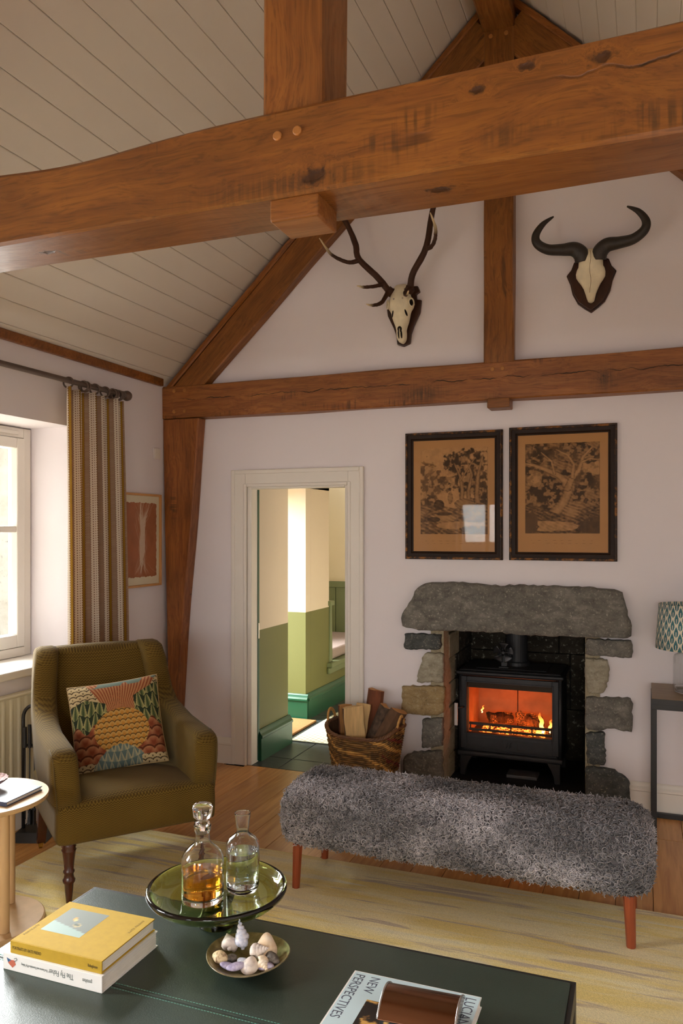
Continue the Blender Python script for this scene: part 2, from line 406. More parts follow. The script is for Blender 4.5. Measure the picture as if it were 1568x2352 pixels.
# baseboards
def skirting(name, p0, p1, nrm, mat=TRIMW, h=.165, t=.02):
    p0, p1, nrm = Vector((*p0, 0)), Vector((*p1, 0)), Vector((*nrm, 0)); d = (p1-p0)
    prof = [(0, 0), (t, 0), (t, h*.72), (t*1.25, h*.75), (t*1.25, h*.82), (t*.8, h*.88), (t*.55, h*.96), (t*.3, h), (0, h)]
    m = MB(); n = len(prof)
    vs = [tuple(p0+nrm*a+Vector((0, 0, q))) for a, q in prof]+[tuple(p1+nrm*a+Vector((0, 0, q))) for a, q in prof]
    m.add(vs, [tuple(range(n)), tuple(range(n, 2*n))]+[(i, (i+1) % n, n+(i+1) % n, n+i) for i in range(n)])
    return m.build(name, mat)
struct(skirting('baseboard_gable', (-2.86, YG), (-2.47, YG), (0, -1)))
struct(skirting('baseboard_chimney', (-1.59, YG), (-1.345, YG), (0, -1)))
struct(skirting('baseboard_right_of_hearth', (-.075, YG), (XR, YG), (0, -1)))
struct(skirting('baseboard_left', (XL, YB), (XL, 4.37), (1, 0)))
struct(skirting('baseboard_right', (XR, YB), (XR, YG), (-1, 0)))
struct(box('trim_1', (XL-.0, YB, 2.44), (XL+.03, 4.36, 2.49), TRIM_OAK, bevel=.006))
struct(box('trim_2', (XR-.035, YB, 2.44), (XR, 4.36, 2.49), TRIM_OAK, bevel=.006))

# ---------------------------------------------------------------- windows
def casement(name, axis_y0, axis_y1, z0, z1, X, meeting=True):
    """white painted timber window facing +x, standing at X"""
    o = thing(name, None, None, (X, (axis_y0+axis_y1)/2, z0), kind='structure'); h = z1-z0; hw = (axis_y1-axis_y0)/2
    fr = MB(); t = .055
    fr.box((-.07, -hw, 0), (0, -hw+t, h)); fr.box((-.07, hw-t, 0), (0, hw, h)); fr.box((-.07, -hw+t, h-t), (0, hw-t, h)); fr.box((-.07, -hw+t, 0), (.01, hw-t, .05))
    fr.build('window_frame', TRIMW, o, bevel=.004)
    for a, c in ((-hw+t+.003, -.002), (.002, hw-t-.003)):
        st = .058; s_ = MB(); z_a, z_b = .052, h-t-.003
        s_.box((-.055, a, z_a), (.012, a+st, z_b)); s_.box((-.055, c-st, z_a), (.012, c, z_b)); s_.box((-.055, a+st, z_b-st), (.012, c-st, z_b)); s_.box((-.055, a+st, z_a), (.012, c-st, z_a+st+.012))
        zm = z_a+.565*(z_b-z_a)-.02; s_.box((-.05, a+st, zm), (.008, c-st, zm+.036))
        so = s_.build('sash', TRIMW, o, bevel=.006)
        for q0, q1 in ((z_a+st+.012, zm), (zm+.036, z_b-st)):
            box('pane', (-.03, a+st-.004, q0-.004), (-.024, c-st+.004, q1+.004), PANE, so)
    return o
WX = -3.235
casement('window_1', W1[0]+.005, W1[1]-.005, WZ[0]+.045, WZ[1]-.005, WX)
vent = bpy.data.objects['window_1']
box('trickle_vent', (0, .20, 1.225), (.012, .50, 1.245), TRIMW, vent, bevel=.002)
casement('window_2', W2[0]+.005, W2[1]-.005, WZ[0]+.045, WZ[1]-.005, WX)
for i, ww in enumerate((W1, W2)):
    s_ = MB().box((WX-.03, ww[0]+.002, WZ[0]+.001), (XL+.035, ww[1]-.002, WZ[0]+.043))
    struct(s_.build('trim_%d' % (3+i), TRIMW, bevel=.008))
def glazed_door(name, x0, x1, z0, z1, Y):
    o = thing(name, None, None, ((x0+x1)/2, Y, z0), kind='structure'); hw = (x1-x0)/2; h = z1-z0
    m = MB(); t = .06
    m.box((-hw, -.05, 0), (-hw+t, 0, h)); m.box((hw-t, -.05, 0), (hw, 0, h)); m.box((-hw+t, -.05, h-t), (hw-t, 0, h)); m.box((-hw+t, -.05, 0), (hw-t, 0, t)); m.box((-.03, -.05, t), (.03, 0, h-t))
    m.build('window_frame', TRIMW, o, bevel=.004)
    for a, c in ((-hw+t, -.03), (.03, hw-t)): box('pane', (a-.003, -.028, t-.003), (c+.003, -.022, h-t+.003), PANE, o)
glazed_door('window_3', BX[0]+.003, BX[1]-.003, BX[2]+.003, BX[3]-.003, YB-.15)
glazed_door('window_4', BX2[0]+.003, BX2[1]-.003, .153, 1.947, YB-.15)

# ---------------------------------------------------------------- doorway to the hall
d = thing('door_1', None, None, (-2.02, YG, 0), kind='structure')
m = MB()
def arch(x0, x1, zt, wd, y0, y1):
    m.box((x0, y0, 0), (x0+wd, y1, zt)); m.box((x1-wd, y0, 0), (x1, y1, zt)); m.box((x0+wd, y0, zt-wd), (x1-wd, y1, zt))
arch(-2.466, -1.590, 1.876, .088, YG-.016, YG-.0005)
m.build('architrave', TRIMW, d, world=True, bevel=.003)
m = MB(); arch(-2.478, -1.578, 1.888, .026, YG-.024, YG-.0005); m.build('outer_moulding', TRIMW, d, world=True, bevel=.005)
m = MB(); arch(-2.392, -1.66, 1.80, .022, YG-.022, YG-.0006); m.build('inner_bead', TRIMW, d, world=True, bevel=.006)
m = MB(); arch(-2.3745, -1.6725, 1.7995, .032, YG+.001, YG+.10); m.build('door_lining', TRIMW, d, world=True, bevel=.004)
box('door_edge', (-2.342, YG+.085, .01), (-2.338, YG+.104, 1.765), GREEN_K, d, world=True)
box('latch_plate', (-2.3385, YG+.088, .80), (-2.3365, YG+.102, .90), CHROME, d, world=True)

# ---------------------------------------------------------------- hall beyond
HF = thing('floor_hall', None, None, (-2.0, 5.5, 0), kind='structure')
SLATE = plain('hall_slate', (54, 60, 62), .38, .15, 5, .0015, 30)
box('slate_bed', (-2.95, YG+.004, -.12), (0, 8.0, -.022), plain('slate_joint', (40, 42, 42), .9), HF, world=True)
sz = .40
for i in range(8):
    for j in range(9):
        x0, y0 = -2.96+i*sz, YG+.005+j*sz-(.18 if j else 0)
        if j == 0: y0 = YG+.005
        y1 = YG+.005+(j+1)*sz-.18
        MB().box((x0+.003, y0+.003, -.02), (min(x0+sz, 0)-.003, y1-.003, 0)).build('slate_tile', SLATE, HF, world=True, bevel=.002, seg=1)
def dado_wall(name, lo, hi, zs=.85, mats=(HALLW, GREEN_D)):
    o = thing(name, None, None, ((lo[0]+hi[0])/2, (lo[1]+hi[1])/2, lo[2]), kind='structure')
    box('upper_plaster', (lo[0], lo[1], zs), hi, mats[0], o, world=True); box('lower_dado', lo, (hi[0], hi[1], zs), mats[1], o, world=True); return o
# the thick wall's own reveal, painted as the hall
dado_wall('wall_reveal', (-2.42, YG+.105, 0), (-2.352, YG+T+.004, 1.80))
struct(skirting('baseboard_reveal', (-2.352, YG+.106), (-2.352, YG+T+.02), (1, 0), GREEN_K, .20, .028))
dado_wall('wall_reveal_end', (-2.95, YG+T, 0), (-2.354, YG+T+.012, 1.80))
# recess of the outer door, lit from the porch
HE = 5.73
dado_wall('wall_hall_end', (-3.4, HE, 0), (-2.515, HE+.10, 1.84))
struct(skirting('baseboard_hall_end', (-2.95, HE), (-2.49, HE), (0, -1), GREEN_K, .20, .028))
struct(box('wall_hall_header', (-3.4, YG+T, 1.84), (-2.515, HE+.5, 3.0), HALLW))
struct(box('wall_hall_lintel', (-2.50, YG+T+.001, 2.4), (0, 8.0, 2.6), HALLW))
hs = thing('wall_hall_left', None, None, (-2.6, 6.0, 0), kind='structure')
NY0, NY1 = 6.225, 8.0
box('upper_plaster', (-2.7, HE+.101, .85), (-2.515, NY0, 2.4), HALLW, hs, world=True)
box('lower_dado', (-2.7, HE+.101, .36), (-2.515, NY0, .85), GREEN_D, hs, world=True)
box('seat_front', (-2.7, HE+.101, 0), (-2.515, NY1, .36), GREEN_D, hs, world=True)
struct(skirting('baseboard_hall_left', (-2.515, HE-.005), (-2.515, NY1), (1, 0), GREEN_K, .20, .028))
dado_wall('wall_niche_back', (-3.5, NY0-.1, .2), (-3.35, NY1, 2.4)); 
struct(box('wall_hall_far', (-3.5, 7.55, 0), (0, 7.7, 2.4), plain('hall_far_paint', (238, 224, 190), .9, .01)))
struct(box('wall_hall_right', (-1.36, YG+T+.001, 0), (-1.26, 7.55, 2.4), HALLW))
ws = thing('window_seat', 'green painted built-in window seat with tapered arm and panelled end in the hall', 'window seat', (-2.75, 6.9, .30))
box('seat_board', (-3.34, NY0-.04, .335), (-2.47, 7.54, .375), SEATGREEN, ws, world=True, bevel=.006)
box('seat_moulding', (-2.513, NY0-.05, .285), (-2.485, 7.54, .334), SEATGREEN, ws, world=True, bevel=.006)
m = MB().prism([(NY0-.005, .376), (NY0+.06, .376), (NY0+.045, .86), (NY0+.01, .86)], -2.545, -2.505, 'x'); m.build('arm_post', SEATGREEN, ws, world=True, bevel=.004)
box('arm_cap', (-2.56, NY0-.02, .86), (-2.49, NY0+.07, .90), SEATGREEN, ws, world=True, bevel=.006)
for k in range(7): box('back_panel', (-3.30+k*.115, 7.50, .376), (-3.30+k*.115+.11, 7.535, .92), SEATGREEN, ws, world=True, bevel=.004)
box('back_rail', (-3.32, 7.485, .92), (-2.49, 7.54, .98), SEATGREEN, ws, world=True, bevel=.005)
m = MB().box((-3.28, 6.35, .376), (-2.53, 7.48, .47))
tag(m.build('seat_cushion', plain('cushion_tweed', (182, 164, 156), .9, .2, 160, .002, 250), bevel=.03, seg=3), 'grey pink tweed cushion lying on the green window seat', 'cushion')
def hallrug_mat():
    n = NT('hall_rug_weave'); x, y, z = n.sep(n.coord())
    a = n.math('PINGPONG', n.math('MULTIPLY_ADD', y, 22., n.math('MULTIPLY', n.math('FLOOR', n.math('MULTIPLY', x, 30.)), .5)), .5)
    f = n.math('MULTIPLY', n.math('GREATER_THAN', a, .30), n.math('GREATER_THAN', n.math('PINGPONG', n.math('MULTIPLY', x, 30.), .5), .16))
    return n.fin(n.mix(f, lin((222, 222, 200)), lin((178, 170, 134))), .95)
tag(box('hall_rug', (-2.355, 5.10, .001), (-1.75, 7.3, .010), hallrug_mat(), bevel=.003), 'cream hall runner with small beige lozenges beyond the doorway', 'rug')
tag(box('door_mat', (-2.92, 5.20, .001), (-2.40, 5.68, .016), plain('coir', (150, 108, 62), .98, .3, 200, .004, 400), bevel=.004), 'brown coir doormat in the hall recess', 'doormat')
bpy.data.objects['door_mat'].location = (0, 0, 0)
glz = thing('window_5', None, None, (-3.05, 5.39, 0), kind='structure')
m = MB(); m.box((-.03, -.34, 0), (.03, -.26, 1.83)); m.box((-.03, .26, 0), (.03, .34, 1.83)); m.box((-.03, -.26, 1.75), (.03, .26, 1.83)); m.box((-.03, -.26, 0), (.03, .26, .18)); m.build('window_frame', TRIMW, glz, bevel=.004)
box('pane', (-.004, -.262, .178), (.004, .262, 1.752), PANE, glz)

# ---------------------------------------------------------------- roof trusses
def beam(name, parent, p0, p1, wy, h, mat, h1=None, wob=.0025, top=None, n=40):
    """timber from p0 to p1, local x along it, wy across, h deep (h1 at the far end)"""
    p0, p1 = Vector(p0), Vector(p1); L = (p1-p0).length; xa = (p1-p0).normalized()
    ya = Vector((0, 1, 0)) if abs(xa.y) < .9 else Vector((1, 0, 0))
    za = xa.cross(ya).normalized(); ya = za.cross(xa).normalized()
    if za.z < -.01 or (abs(za.z) < .01 and za.x < 0): za = -za; ya = -ya
    m = MB(); ch = .007; h1 = h if h1 is None else h1; ph = random.random()*9
    def fn(u, v):
        k = int(round(v*8)) % 8; hh = (h+(h1-h)*u)/2; w2 = wy/2
        P = [(-w2+ch, -hh), (w2-ch, -hh), (w2, -hh+ch), (w2, hh-ch), (w2-ch, hh), (-w2+ch, hh), (-w2, hh-ch), (-w2, -hh+ch)][k]
        s = u*L; a = wob*(math.sin(s*3.1+k*1.7+ph)+.6*math.sin(s*7.7+k*2.9+ph))
        y, z = P[0]+a*.7, P[1]+a
        if top and k in (4, 5, 6): z += top(s)*(1.35 if k in (5, 6) else 1.)
        return (u*L, y, z)
    vs = [fn(i/n, k/8) for i in range(n+1) for k in range(8)]
    fs = [(i*8+k, i*8+(k+1) % 8, (i+1)*8+(k+1) % 8, (i+1)*8+k) for i in range(n) for k in range(8)]+[tuple(range(8)), tuple(n*8+k for k in range(8))]
    m.add(vs, fs); o = m.build(name, mat, None, smooth=False)
    R = Matrix((xa, ya, za)).transposed().to_4x4(); o.matrix_basis = Matrix.Translation(p0) @ R
    o.parent = parent; o.matrix_parent_inverse = mat_of(parent).inverted()
    return o
def peg(parent, x, y, z, r=.013, l_=.012):
    MB().lathe([(r*.99, 0), (r, l_*.7), (r*.8, l_), (.0005, l_)], 14).build('peg', OAK_L, parent, loc=Vector((x, y, z))-parent.location, rot=(PI/2, 0, 0), smooth=False)
def truss(label, yc, wy, ztie, htie, tie_mat, tie_top=None, kingw=.156, kingd=.15, ridge_z=4.29):
    t = thing('roof_truss', label, 'roof truss', (XC, yc, 0))
    beam('tie_beam', t, (XL+.002, yc, ztie), (XR-.002, yc, ztie), wy, htie, tie_mat, top=tie_top, n=80)
    beam('king_post', t, (XC, yc, ztie+htie/2-.01), (XC, yc, ridge_z-.002), kingd, kingw, OAK)
    for s in (-1, 1):
        xe = XL if s < 0 else XR
        a = Vector((xe-s*.05, yc, zc(xe)-.165-.00)); bb = Vector((XC+s*.06, yc, APEX-.20-.06))
        dn = Vector((s*-SL, 0, -1)).normalized()
        beam('principal_rafter', t, a-Vector((s*-.0, 0, 0)), bb, wy*.85, .155, OAK, h1=.20)
        a2 = Vector((xe-s*.03, yc, zc(xe)-.045)); b2 = Vector((XC+s*.05, yc, APEX-.045-.0475))
        beam('ceiling_lath', t, a2, b2, wy*.85+.012, .034, TRIM_OAK)
    m = MB().box((-.058, -.06, -.052), (.065, .06, .002)); m.build('king_post_wedge', OAK, t, loc=(0, -.02, ztie-htie/2+.004), bevel=.006)
    return t
def tie_top(s):       # waney dip in the upper edge at the garden end
    return -.018*math.exp(-((s-1.55)/.28)**2)+.008*math.exp(-((s-3.2)/.8)**2)
tr1 = truss('large oak roof truss spanning the room in the foreground', 1.727, .186, 2.366, .20, OAK_TIE, tie_top)
for x, z in ((-.787, 2.407), (-.737, 2.410)): peg(tr1, x, 1.634, z, .011, .006)
tr2 = truss('oak roof truss set against the gable wall behind the skulls', 4.433, .096, 2.335, .215, OAK_FAR, None, .163, .094)
for x, z in ((-.79, 2.40), (-.735, 2.40), (-2.86, 2.41), (-2.78, 2.41), (-2.86, 2.275), (-2.78, 2.275), (-.80, 4.255), (-.715, 4.255)): peg(tr2, x, 4.386, z, .012, .006)
rb = thing('ridge_beam', 'heavy oak ridge beam under the roof apex above the king posts', 'beam', (XC, 1, 4.29))
beam('beam_timber', rb, (XC, YB, 4.39), (XC, YG+.01, 4.39), .175, .20, OAK)
# jowled corner post on the left
cp = thing('corner_post', 'tapering oak corner post standing between the green armchair and the doorway', 'post', (-2.85, 4.43, 0))
m = MB(); N = 16
for i in range(N+1):
    z = 2.225*i/N; f = (z/2.225)
    xl = XL+.003+.055*(1-f)**1.2; xr = -2.862+.19*f**1.1+.004*math.sin(z*5)
    for (x, y) in ((xl, 4.47), (xl, 4.392), (xl+.006, 4.386), (xr-.007, 4.386), (xr, 4.393), (xr, 4.47)): m.v.append((x, y, z))
for i in range(N):
    for k in range(6): m.f.append((i*6+k, i*6+(k+1) % 6, (i+1)*6+(k+1) % 6, (i+1)*6+k))
m.f += [tuple(range(6)), tuple(N*6+k for k in range(6))]
po = m.build('post_timber', oak('oak_post', (158, 96, 44), (126, 70, 30)), cp)
# turn the mesh so the grain (local x) runs up the post
po.data.transform(Matrix.Rotation(PI/2, 4, 'Y')); po.rotation_euler = (0, -PI/2, 0); po.matrix_parent_inverse = mat_of(cp).inverted()

# ================================================================ HEARTH
def stone(name, poly, y0, y1, mat, parent, amp=.006, res=44, seed=0, dome=.012):
    r = random.Random(seed); P = [Vector((a, b_)) for a, b_ in poly]; per = [(P[(i+1) % len(P)]-P[i]).length for i in range(len(P))]; tot = sum(per)
    pts = []
    for k in range(res):
        s = tot*k/res; i = 0
        while s > per[i]: s -= per[i]; i += 1
        pts.append(P[i].lerp(P[(i+1) % len(P)], s/per[i]))
    for _ in range(1): pts = [(pts[i-1]+pts[i]*3+pts[(i+1) % res])/5 for i in range(res)]
    c = sum(pts, Vector((0, 0)))/res
    pts = [p+(p-c).normalized()*r.uniform(-amp, amp) for p in pts]
    m = MB(); rings = [(1., y1), (1., y0+.022), (.985, y0+.008), (.95, y0), (.75, y0-dome*.5), (.5, y0-dome*.8), (.25, y0-dome)]
    for k, (s, y) in enumerate(rings):
        for p in pts:
            q = c+(p-c)*s; m.v.append((q.x, y+(r.uniform(-amp, amp)*.7 if k > 1 else 0), q.y))
    m.v.append((c.x, y0-dome, c.y)); R = len(rings)
    for k in range(R-1):
        for i in range(res): m.f.append((k*res+i, k*res+(i+1) % res, (k+1)*res+(i+1) % res, (k+1)*res+i))
    m.f += [((R-1)*res+i, (R-1)*res+(i+1) % res, R*res) for i in range(res)]+[tuple(range(res))]
    return m.build(name, mat, parent, world=True, smooth=True)
fp = thing('fireplace_surround', 'rough stone fireplace surround with a massive grey lintel and staggered jamb stones', 'fireplace', (-.70, 4.45, 0))
LINTEL = [(-1.329, 1.016), (-1.326, .94), (-1.219, .922), (-.99, .93), (-.744, .929), (-.509, .924), (-.293, .927), (-.068, .932), (-.072, 1.03), (-.103, 1.104), (-.111, 1.181), (-.282, 1.195), (-.555, 1.198), (-.744, 1.191), (-.965, 1.205), (-1.18, 1.199), (-1.229, 1.171), (-1.271, 1.089)]
li = stone('lintel', LINTEL, 4.392, 4.4745, ST_GREY, fp, .007, 110, 3, .004)
JAMB = [([(-1.317, .895), (-1.098, .90), (-1.10, .812), (-1.32, .80)], ST_DARK), ([(-1.199, .789), (-1.082, .791), (-1.08, .626), (-1.243, .609), (-1.235, .673)], ST_PALE),
        ([(-1.333, .585), (-1.077, .603), (-1.08, .445), (-1.126, .429), (-1.333, .424)], ST_TAN), ([(-1.209, .397), (-1.085, .425), (-1.088, .257), (-1.214, .231)], ST_GREY),
        ([(-1.322, .17), (-1.269, .201), (-1.093, .231), (-1.088, .004), (-1.33, .004)], ST_GREY),
        ([(-.30, .915), (-.064, .917), (-.058, .823), (-.30, .826)], ST_GREY), ([(-.30, .812), (-.187, .809), (-.178, .742), (-.196, .631), (-.285, .62), (-.303, .699)], ST_PALE),
        ([(-.30, .60), (-.06, .609), (-.062, .429), (-.18, .445), (-.21, .425), (-.30, .421)], ST_GREY), ([(-.30, .407), (-.20, .421), (-.196, .24), (-.289, .235)], ST_DARK),
        ([(-.30, .224), (-.174, .224), (-.08, .183), (-.066, .004), (-.30, .004)], ST_DARK)]
for i, (p, mt) in enumerate(JAMB): stone('jamb_stone', p, 4.432, 4.4745, mt, fp, .005, 40, 20+i, .008)
box('jamb_mortar', (-1.164, 4.468, 0), (-1.088, 4.60, .931), ST_MORTAR, fp, world=True); box('jamb_mortar', (-.302, 4.468, 0), (-.226, 4.60, .931), ST_MORTAR, fp, world=True)
box('lintel_core', (-1.164, 4.475, .932), (-.226, 4.60, 1.179), ST_SOOT, fp, world=True)
fr = thing('wall_hearth_recess', None, None, (-.70, 4.9, 0), kind='structure')
YK = 5.28
for side, x0, x1 in (('left', -1.16, -1.092), ('right', -.298, -.23)):
    z = 0; k = 0
    while z < 1.3:
        h = random.uniform(.13, .22); y = 4.601
        while y < YK-.01:
            ln = random.uniform(.16, .3); y1 = min(y+ln, YK); o_ = random.uniform(-.006, .006)
            MB().box((x0, y+.004, z+.003), (x1+(o_ if side == 'left' else 0), y1-.004, min(z+h, 1.3)-.003)).build('recess_stone', ST_SOOT if y > 4.62 else ST_MORTAR, fr, world=True, bevel=.008, seg=2); y = y1
        z += h
m = MB(); m.box((-1.22, 4.602, 0), (-1.161, YK+.06, 1.36)); m.box((-.229, 4.602, 0), (-.17, YK+.06, 1.36)); m.box((-1.16, YK+.04, 0), (-.23, YK+.06, 1.36)); m.box((-1.16, 4.602, 1.30), (-.23, YK+.04, 1.36))
m.build('recess_backing', plain('soot_mortar', (40, 35, 28), .95, .2, 20), fr, world=True)
z = 0
for h in (.34, .36, .34, .26):
    xs = [-1.158, -.86, -.52, -.36, -.232] if h != .36 else [-1.158, -.74, -.45, -.232]
    for a, c in zip(xs, xs[1:]): MB().box((a+.003, YK+random.uniform(-.004, .004), z+.003), (c-.003, YK+.039, min(z+h, 1.3)-.003)).build('back_slab', ST_SOOT, fr, world=True, bevel=.006)
    z += h
struct(box('floor_hearth', (-1.087, 4.40, .0005), (-.303, YK, .014), plain('hearth_slate', (34, 34, 36), .5, .2, 8, .002, 30), bevel=.003))

# ---------------------------------------------------------------- stove
SO = (-.757, 4.94, .014)
sv = thing('wood_stove', 'black cast iron wood burning stove with a lit fire behind wide glass', 'stove', SO)
hx, fy, by = .306, -.20, .20
m = MB(); m.box((-hx+.012, fy+.02, .135), (-hx+.03, by, .612)); m.box((hx-.03, fy+.02, .135), (hx-.012, by, .612)); m.box((-hx+.03, by-.02, .135), (hx-.03, by, .612)); m.box((-hx+.03, fy+.02, .135), (hx-.03, by-.02, .235)); m.box((-hx+.03, fy+.02, .60), (hx-.03, by-.02, .612))
m.build('body', IRON, sv, bevel=.006)
for s in (-1, 1):
    box('side_panel', (min(s*(hx-.004), s*(hx-.012)), fy+.06, .18), (max(s*(hx-.004), s*(hx-.012)), by-.04, .57), IRON, sv, bevel=.003)
    MB().cyl((s*(hx-.012), fy+.016, .14), (s*(hx-.012), fy+.016, .61), .012, 12).build('corner_bead', IRON, sv, smooth=True)
m = MB().box((-hx-.012, fy-.012, .612), (hx+.012, by+.012, .632)); m.build('top_plate', IRON, sv, bevel=.008, seg=3)
box('top_step', (-hx+.005, fy+.012, .632), (hx-.005, by-.01, .642), IRON, sv, bevel=.005)
box('hot_plate', (-.21, fy+.07, .642), (.21, by-.05, .648), IRON, sv, bevel=.003)
box('base_lip', (-hx-.006, fy-.008, .118), (hx+.006, by+.006, .148), IRON, sv, bevel=.01, seg=3)
for sx in (-1, 1):
    for sy in (-1, 1):
        x0, y0 = sx*(hx-.01), (fy+.004 if sy < 0 else by-.004)
        m = MB(); P = [(0, 0), (.075, 0), (.05, -.045), (.036, -.085), (.032, -.118), (.0, -.118)]
        m.prism([(x0-sx*a, .118+q) for a, q in P], y0, y0-sy*.035); m.build('leg', IRON, sv, bevel=.004)
dr = MB(); gx0, gx1, gz0, gz1 = -.252, .252, .262, .566; f0, f1 = fy-.008, fy+.018
dr.box((-.288, f0, .165), (gx0, f1, .602)); dr.box((gx1, f0, .165), (.288, f1, .602)); dr.box((gx0, f0, gz1), (gx1, f1, .602)); dr.box((gx0, f0, .165), (gx1, f1, gz0))
door = dr.build('door', IRON, sv, bevel=.003)
m = MB()
def ring(x0, x1, z0, z1, t, y0, y1): m.box((x0, y0, z0), (x0+t, y1, z1)); m.box((x1-t, y0, z0), (x1, y1, z1)); m.box((x0+t, y0, z1-t), (x1-t, y1, z1)); m.box((x0+t, y0, z0), (x1-t, y1, z0+t))
ring(-.262, .262, .252, .576, .010, f0-.005, f0+.001); m.build('glass_bead', IRON, door, bevel=.003)
m = MB(); ring(-.255, -.045, .178, .235, .005, f0-.003, f0+.001); m.build('door_moulding', IRON, door, bevel=.001)
m = MB(); ring(.045, .255, .178, .235, .005, f0-.003, f0+.001); m.build('door_moulding', IRON, door, bevel=.001)
m = MB(); ring(-.038, .038, .172, .238, .004, f0-.003, f0+.001); m.build('badge_frame', IRON, door, bevel=.001)
m = MB()
for s in (-1, 1): m.tube([(s*.009-.006, f0-.002, .188), (s*.009+.001, f0-.003, .198), (s*.009-.001, f0-.003, .208), (s*.009+.006, f0-.002, .222)], [.002, .004, .004, .001], 6)
m.build('flame_emblem', IRON, door, smooth=True)
STGLASS = thin_glass('stove_glass', (.96, .9, .84), .35)
box('glass_pane', (gx0-.004, fy+.002, gz0-.004), (gx1+.004, fy+.007, gz1+.004), STGLASS, door)
m = MB().box((gx0-.003, fy+.0071, gz1-.032), (gx1+.003, fy+.0085, gz1+.003)); m.build('glass_shade_band', plain('glass_band', (36, 34, 32), .4), door)
hd = MB().box((-.316, f0-.055, .31), (-.297, f0-.043, .445)).build('handle', plain('pale_steel_handle', (226, 226, 224), .4, .02, 10, metal=.2), door, bevel=.002)
MB().cyl((-.295, f0-.047, .415), (-.27, f0+.002, .415), .006, 10).build('handle_stem', IRON, hd, smooth=True)
BRICK = plain('firebrick', (196, 150, 112), .9, .15, 14, .002, 50)
for a, c in ((-.27, -.003), (.003, .27)): box('firebrick', (a, by-.045, .236), (c, by-.022, .52), BRICK, sv, bevel=.002)
for s in (-1, 1): box('firebrick', (min(s*.275, s*.25), fy+.05, .236), (max(s*.275, s*.25), by-.047, .585), BRICK, sv, bevel=.002)
box('baffle_plate', (-.249, fy+.06, .545), (.249, by-.05, .56), BRICK, sv, bevel=.002)
box('secondary_air_bar', (-.249, by-.075, .475), (.249, by-.047, .50), IRON, sv, bevel=.003)
gr = MB(); gr.box((-.248, fy+.045, .262), (.248, fy+.055, .277)); gr.box((-.248, fy+.045, .298), (.248, fy+.055, .314))
for x in (-.245, -.125, 0, .125, .237): gr.box((x, fy+.045, .277), (x+.008, fy+.055, .298))
gr.build('log_guard', IRON, sv, bevel=.002)
MB().lathe([(.078, 0), (.078, .022), (.066, .03), (.066, .62), (.0005, .62)], 28).build('flue_pipe', IRON, sv, loc=(.01, .05, .645), smooth=False)
# fire
def ember_mat():
    n = NT('charred_log_embers'); p = n.coord(); q = n.voro(p, 85, 'DISTANCE_TO_EDGE'); nn = n.noise(p, 14, 3)
    glow = n.math('MULTIPLY', n.map(q, .045, .0), n.map(nn, .48, .62))
    n.b.inputs['Emission Color'].default_value = (1, .16, .02, 1); n.set(n.b.inputs['Emission Strength'], n.math('MULTIPLY', glow, 2.5))
    return n.fin(lin((46, 34, 28)), .9)
EMB = ember_mat()
def fire_log(name, p0, p1, r, label):
    m = MB(); P0, P1 = Vector(p0), Vector(p1); N = 14
    path = [P0.lerp(P1, i/N)+Vector((0, 0, .004*math.sin(i*1.3))) for i in range(N+1)]
    m.tube(path, [r*(1+.12*math.sin(i*2.1)) for i in range(N+1)], 12)
    for i in range(len(m.v)): v = m.v[i]; m.v[i] = tuple(Vector(v)+Vector((random.uniform(-1, 1), random.uniform(-1, 1), random.uniform(-1, 1)))*.003)
    return tag(m.build(name, EMB, smooth=False), label, 'log')
sx, sy, sz_ = SO
fire_log('burning_log', (sx-.165, sy-.005, sz_+.312), (sx-.02, sy+.07, sz_+.305), .033, 'charred log glowing at the left end of the stove fire')
fire_log('burning_log', (sx+.02, sy+.05, sz_+.312), (sx+.17, sy-.0, sz_+.308), .038, 'thick charred log glowing at the right of the stove fire')
m = MB(); m.grid(40, 14, lambda u, v: (sx-.20+.40*u, sy-.10+.22*v, sz_+.24+.018*math.sin(u*PI)*math.sin(v*PI)+random.uniform(0, .008)))
n = NT('ember_bed'); q = n.noise(n.coord(), 60, 3); n.b.inputs['Emission Color'].default_value = (1, .18, .025, 1); n.set(n.b.inputs['Emission Strength'], n.map(q, .46, .62, 0., 5.)); n.fin(lin((40, 28, 22)), .9)
eb = m.build('ember_bed', n.m); tag(eb, 'bed of glowing orange embers on the stove grate', 'embers', kind='stuff')
n = NT('flame'); em = n.n('ShaderNodeEmission'); xyz = n.sep(n.coord('Generated'))
n.set(em.inputs[0], n.ramp(xyz[2], [(0., (1, .62, .18)), (.45, (1, .42, .07)), (1., (1, .16, .02))])); n.set(em.inputs[1], n.map(xyz[2], 0., 1., 7., 2.))
tp = n.n('ShaderNodeBsdfTransparent'); mx = n.n('ShaderNodeMixShader'); n.set(mx.inputs[0], n.map(xyz[2], .1, 1., .9, .12)); n.t.links.new(tp.outputs[0], mx.inputs[1]); n.t.links.new(em.outputs[0], mx.inputs[2]); n.t.links.new(mx.outputs[0], n.out.inputs[0])
FLAME = n.m
for (x, y, z, h, r, lean, lab) in ((.185, -.10, .27, .125, .02, -.02, 'tall yellow flame licking up at the right of the stove fire'), (.225, -.08, .27, .085, .014, .01, 'short yellow flame beside the right firebrick'), (.165, -.11, .262, .035, .03, 0., 'low bright flame at the foot of the log guard'), (-.205, .02, .335, .05, .006, .015, 'thin wisp of flame at the left of the stove fire')):
    m = MB().tube([(sx+x+lean*(i/10)**1.5+.005*math.sin(i*1.4), sy+y, sz_+z+h*i/10) for i in range(11)], [r*(.35+1.3*(i/10))*(1-(i/10))**.8+.0006 for i in range(11)], 10)
    tag(m.build('flame', FLAME, smooth=True), lab, 'flame')
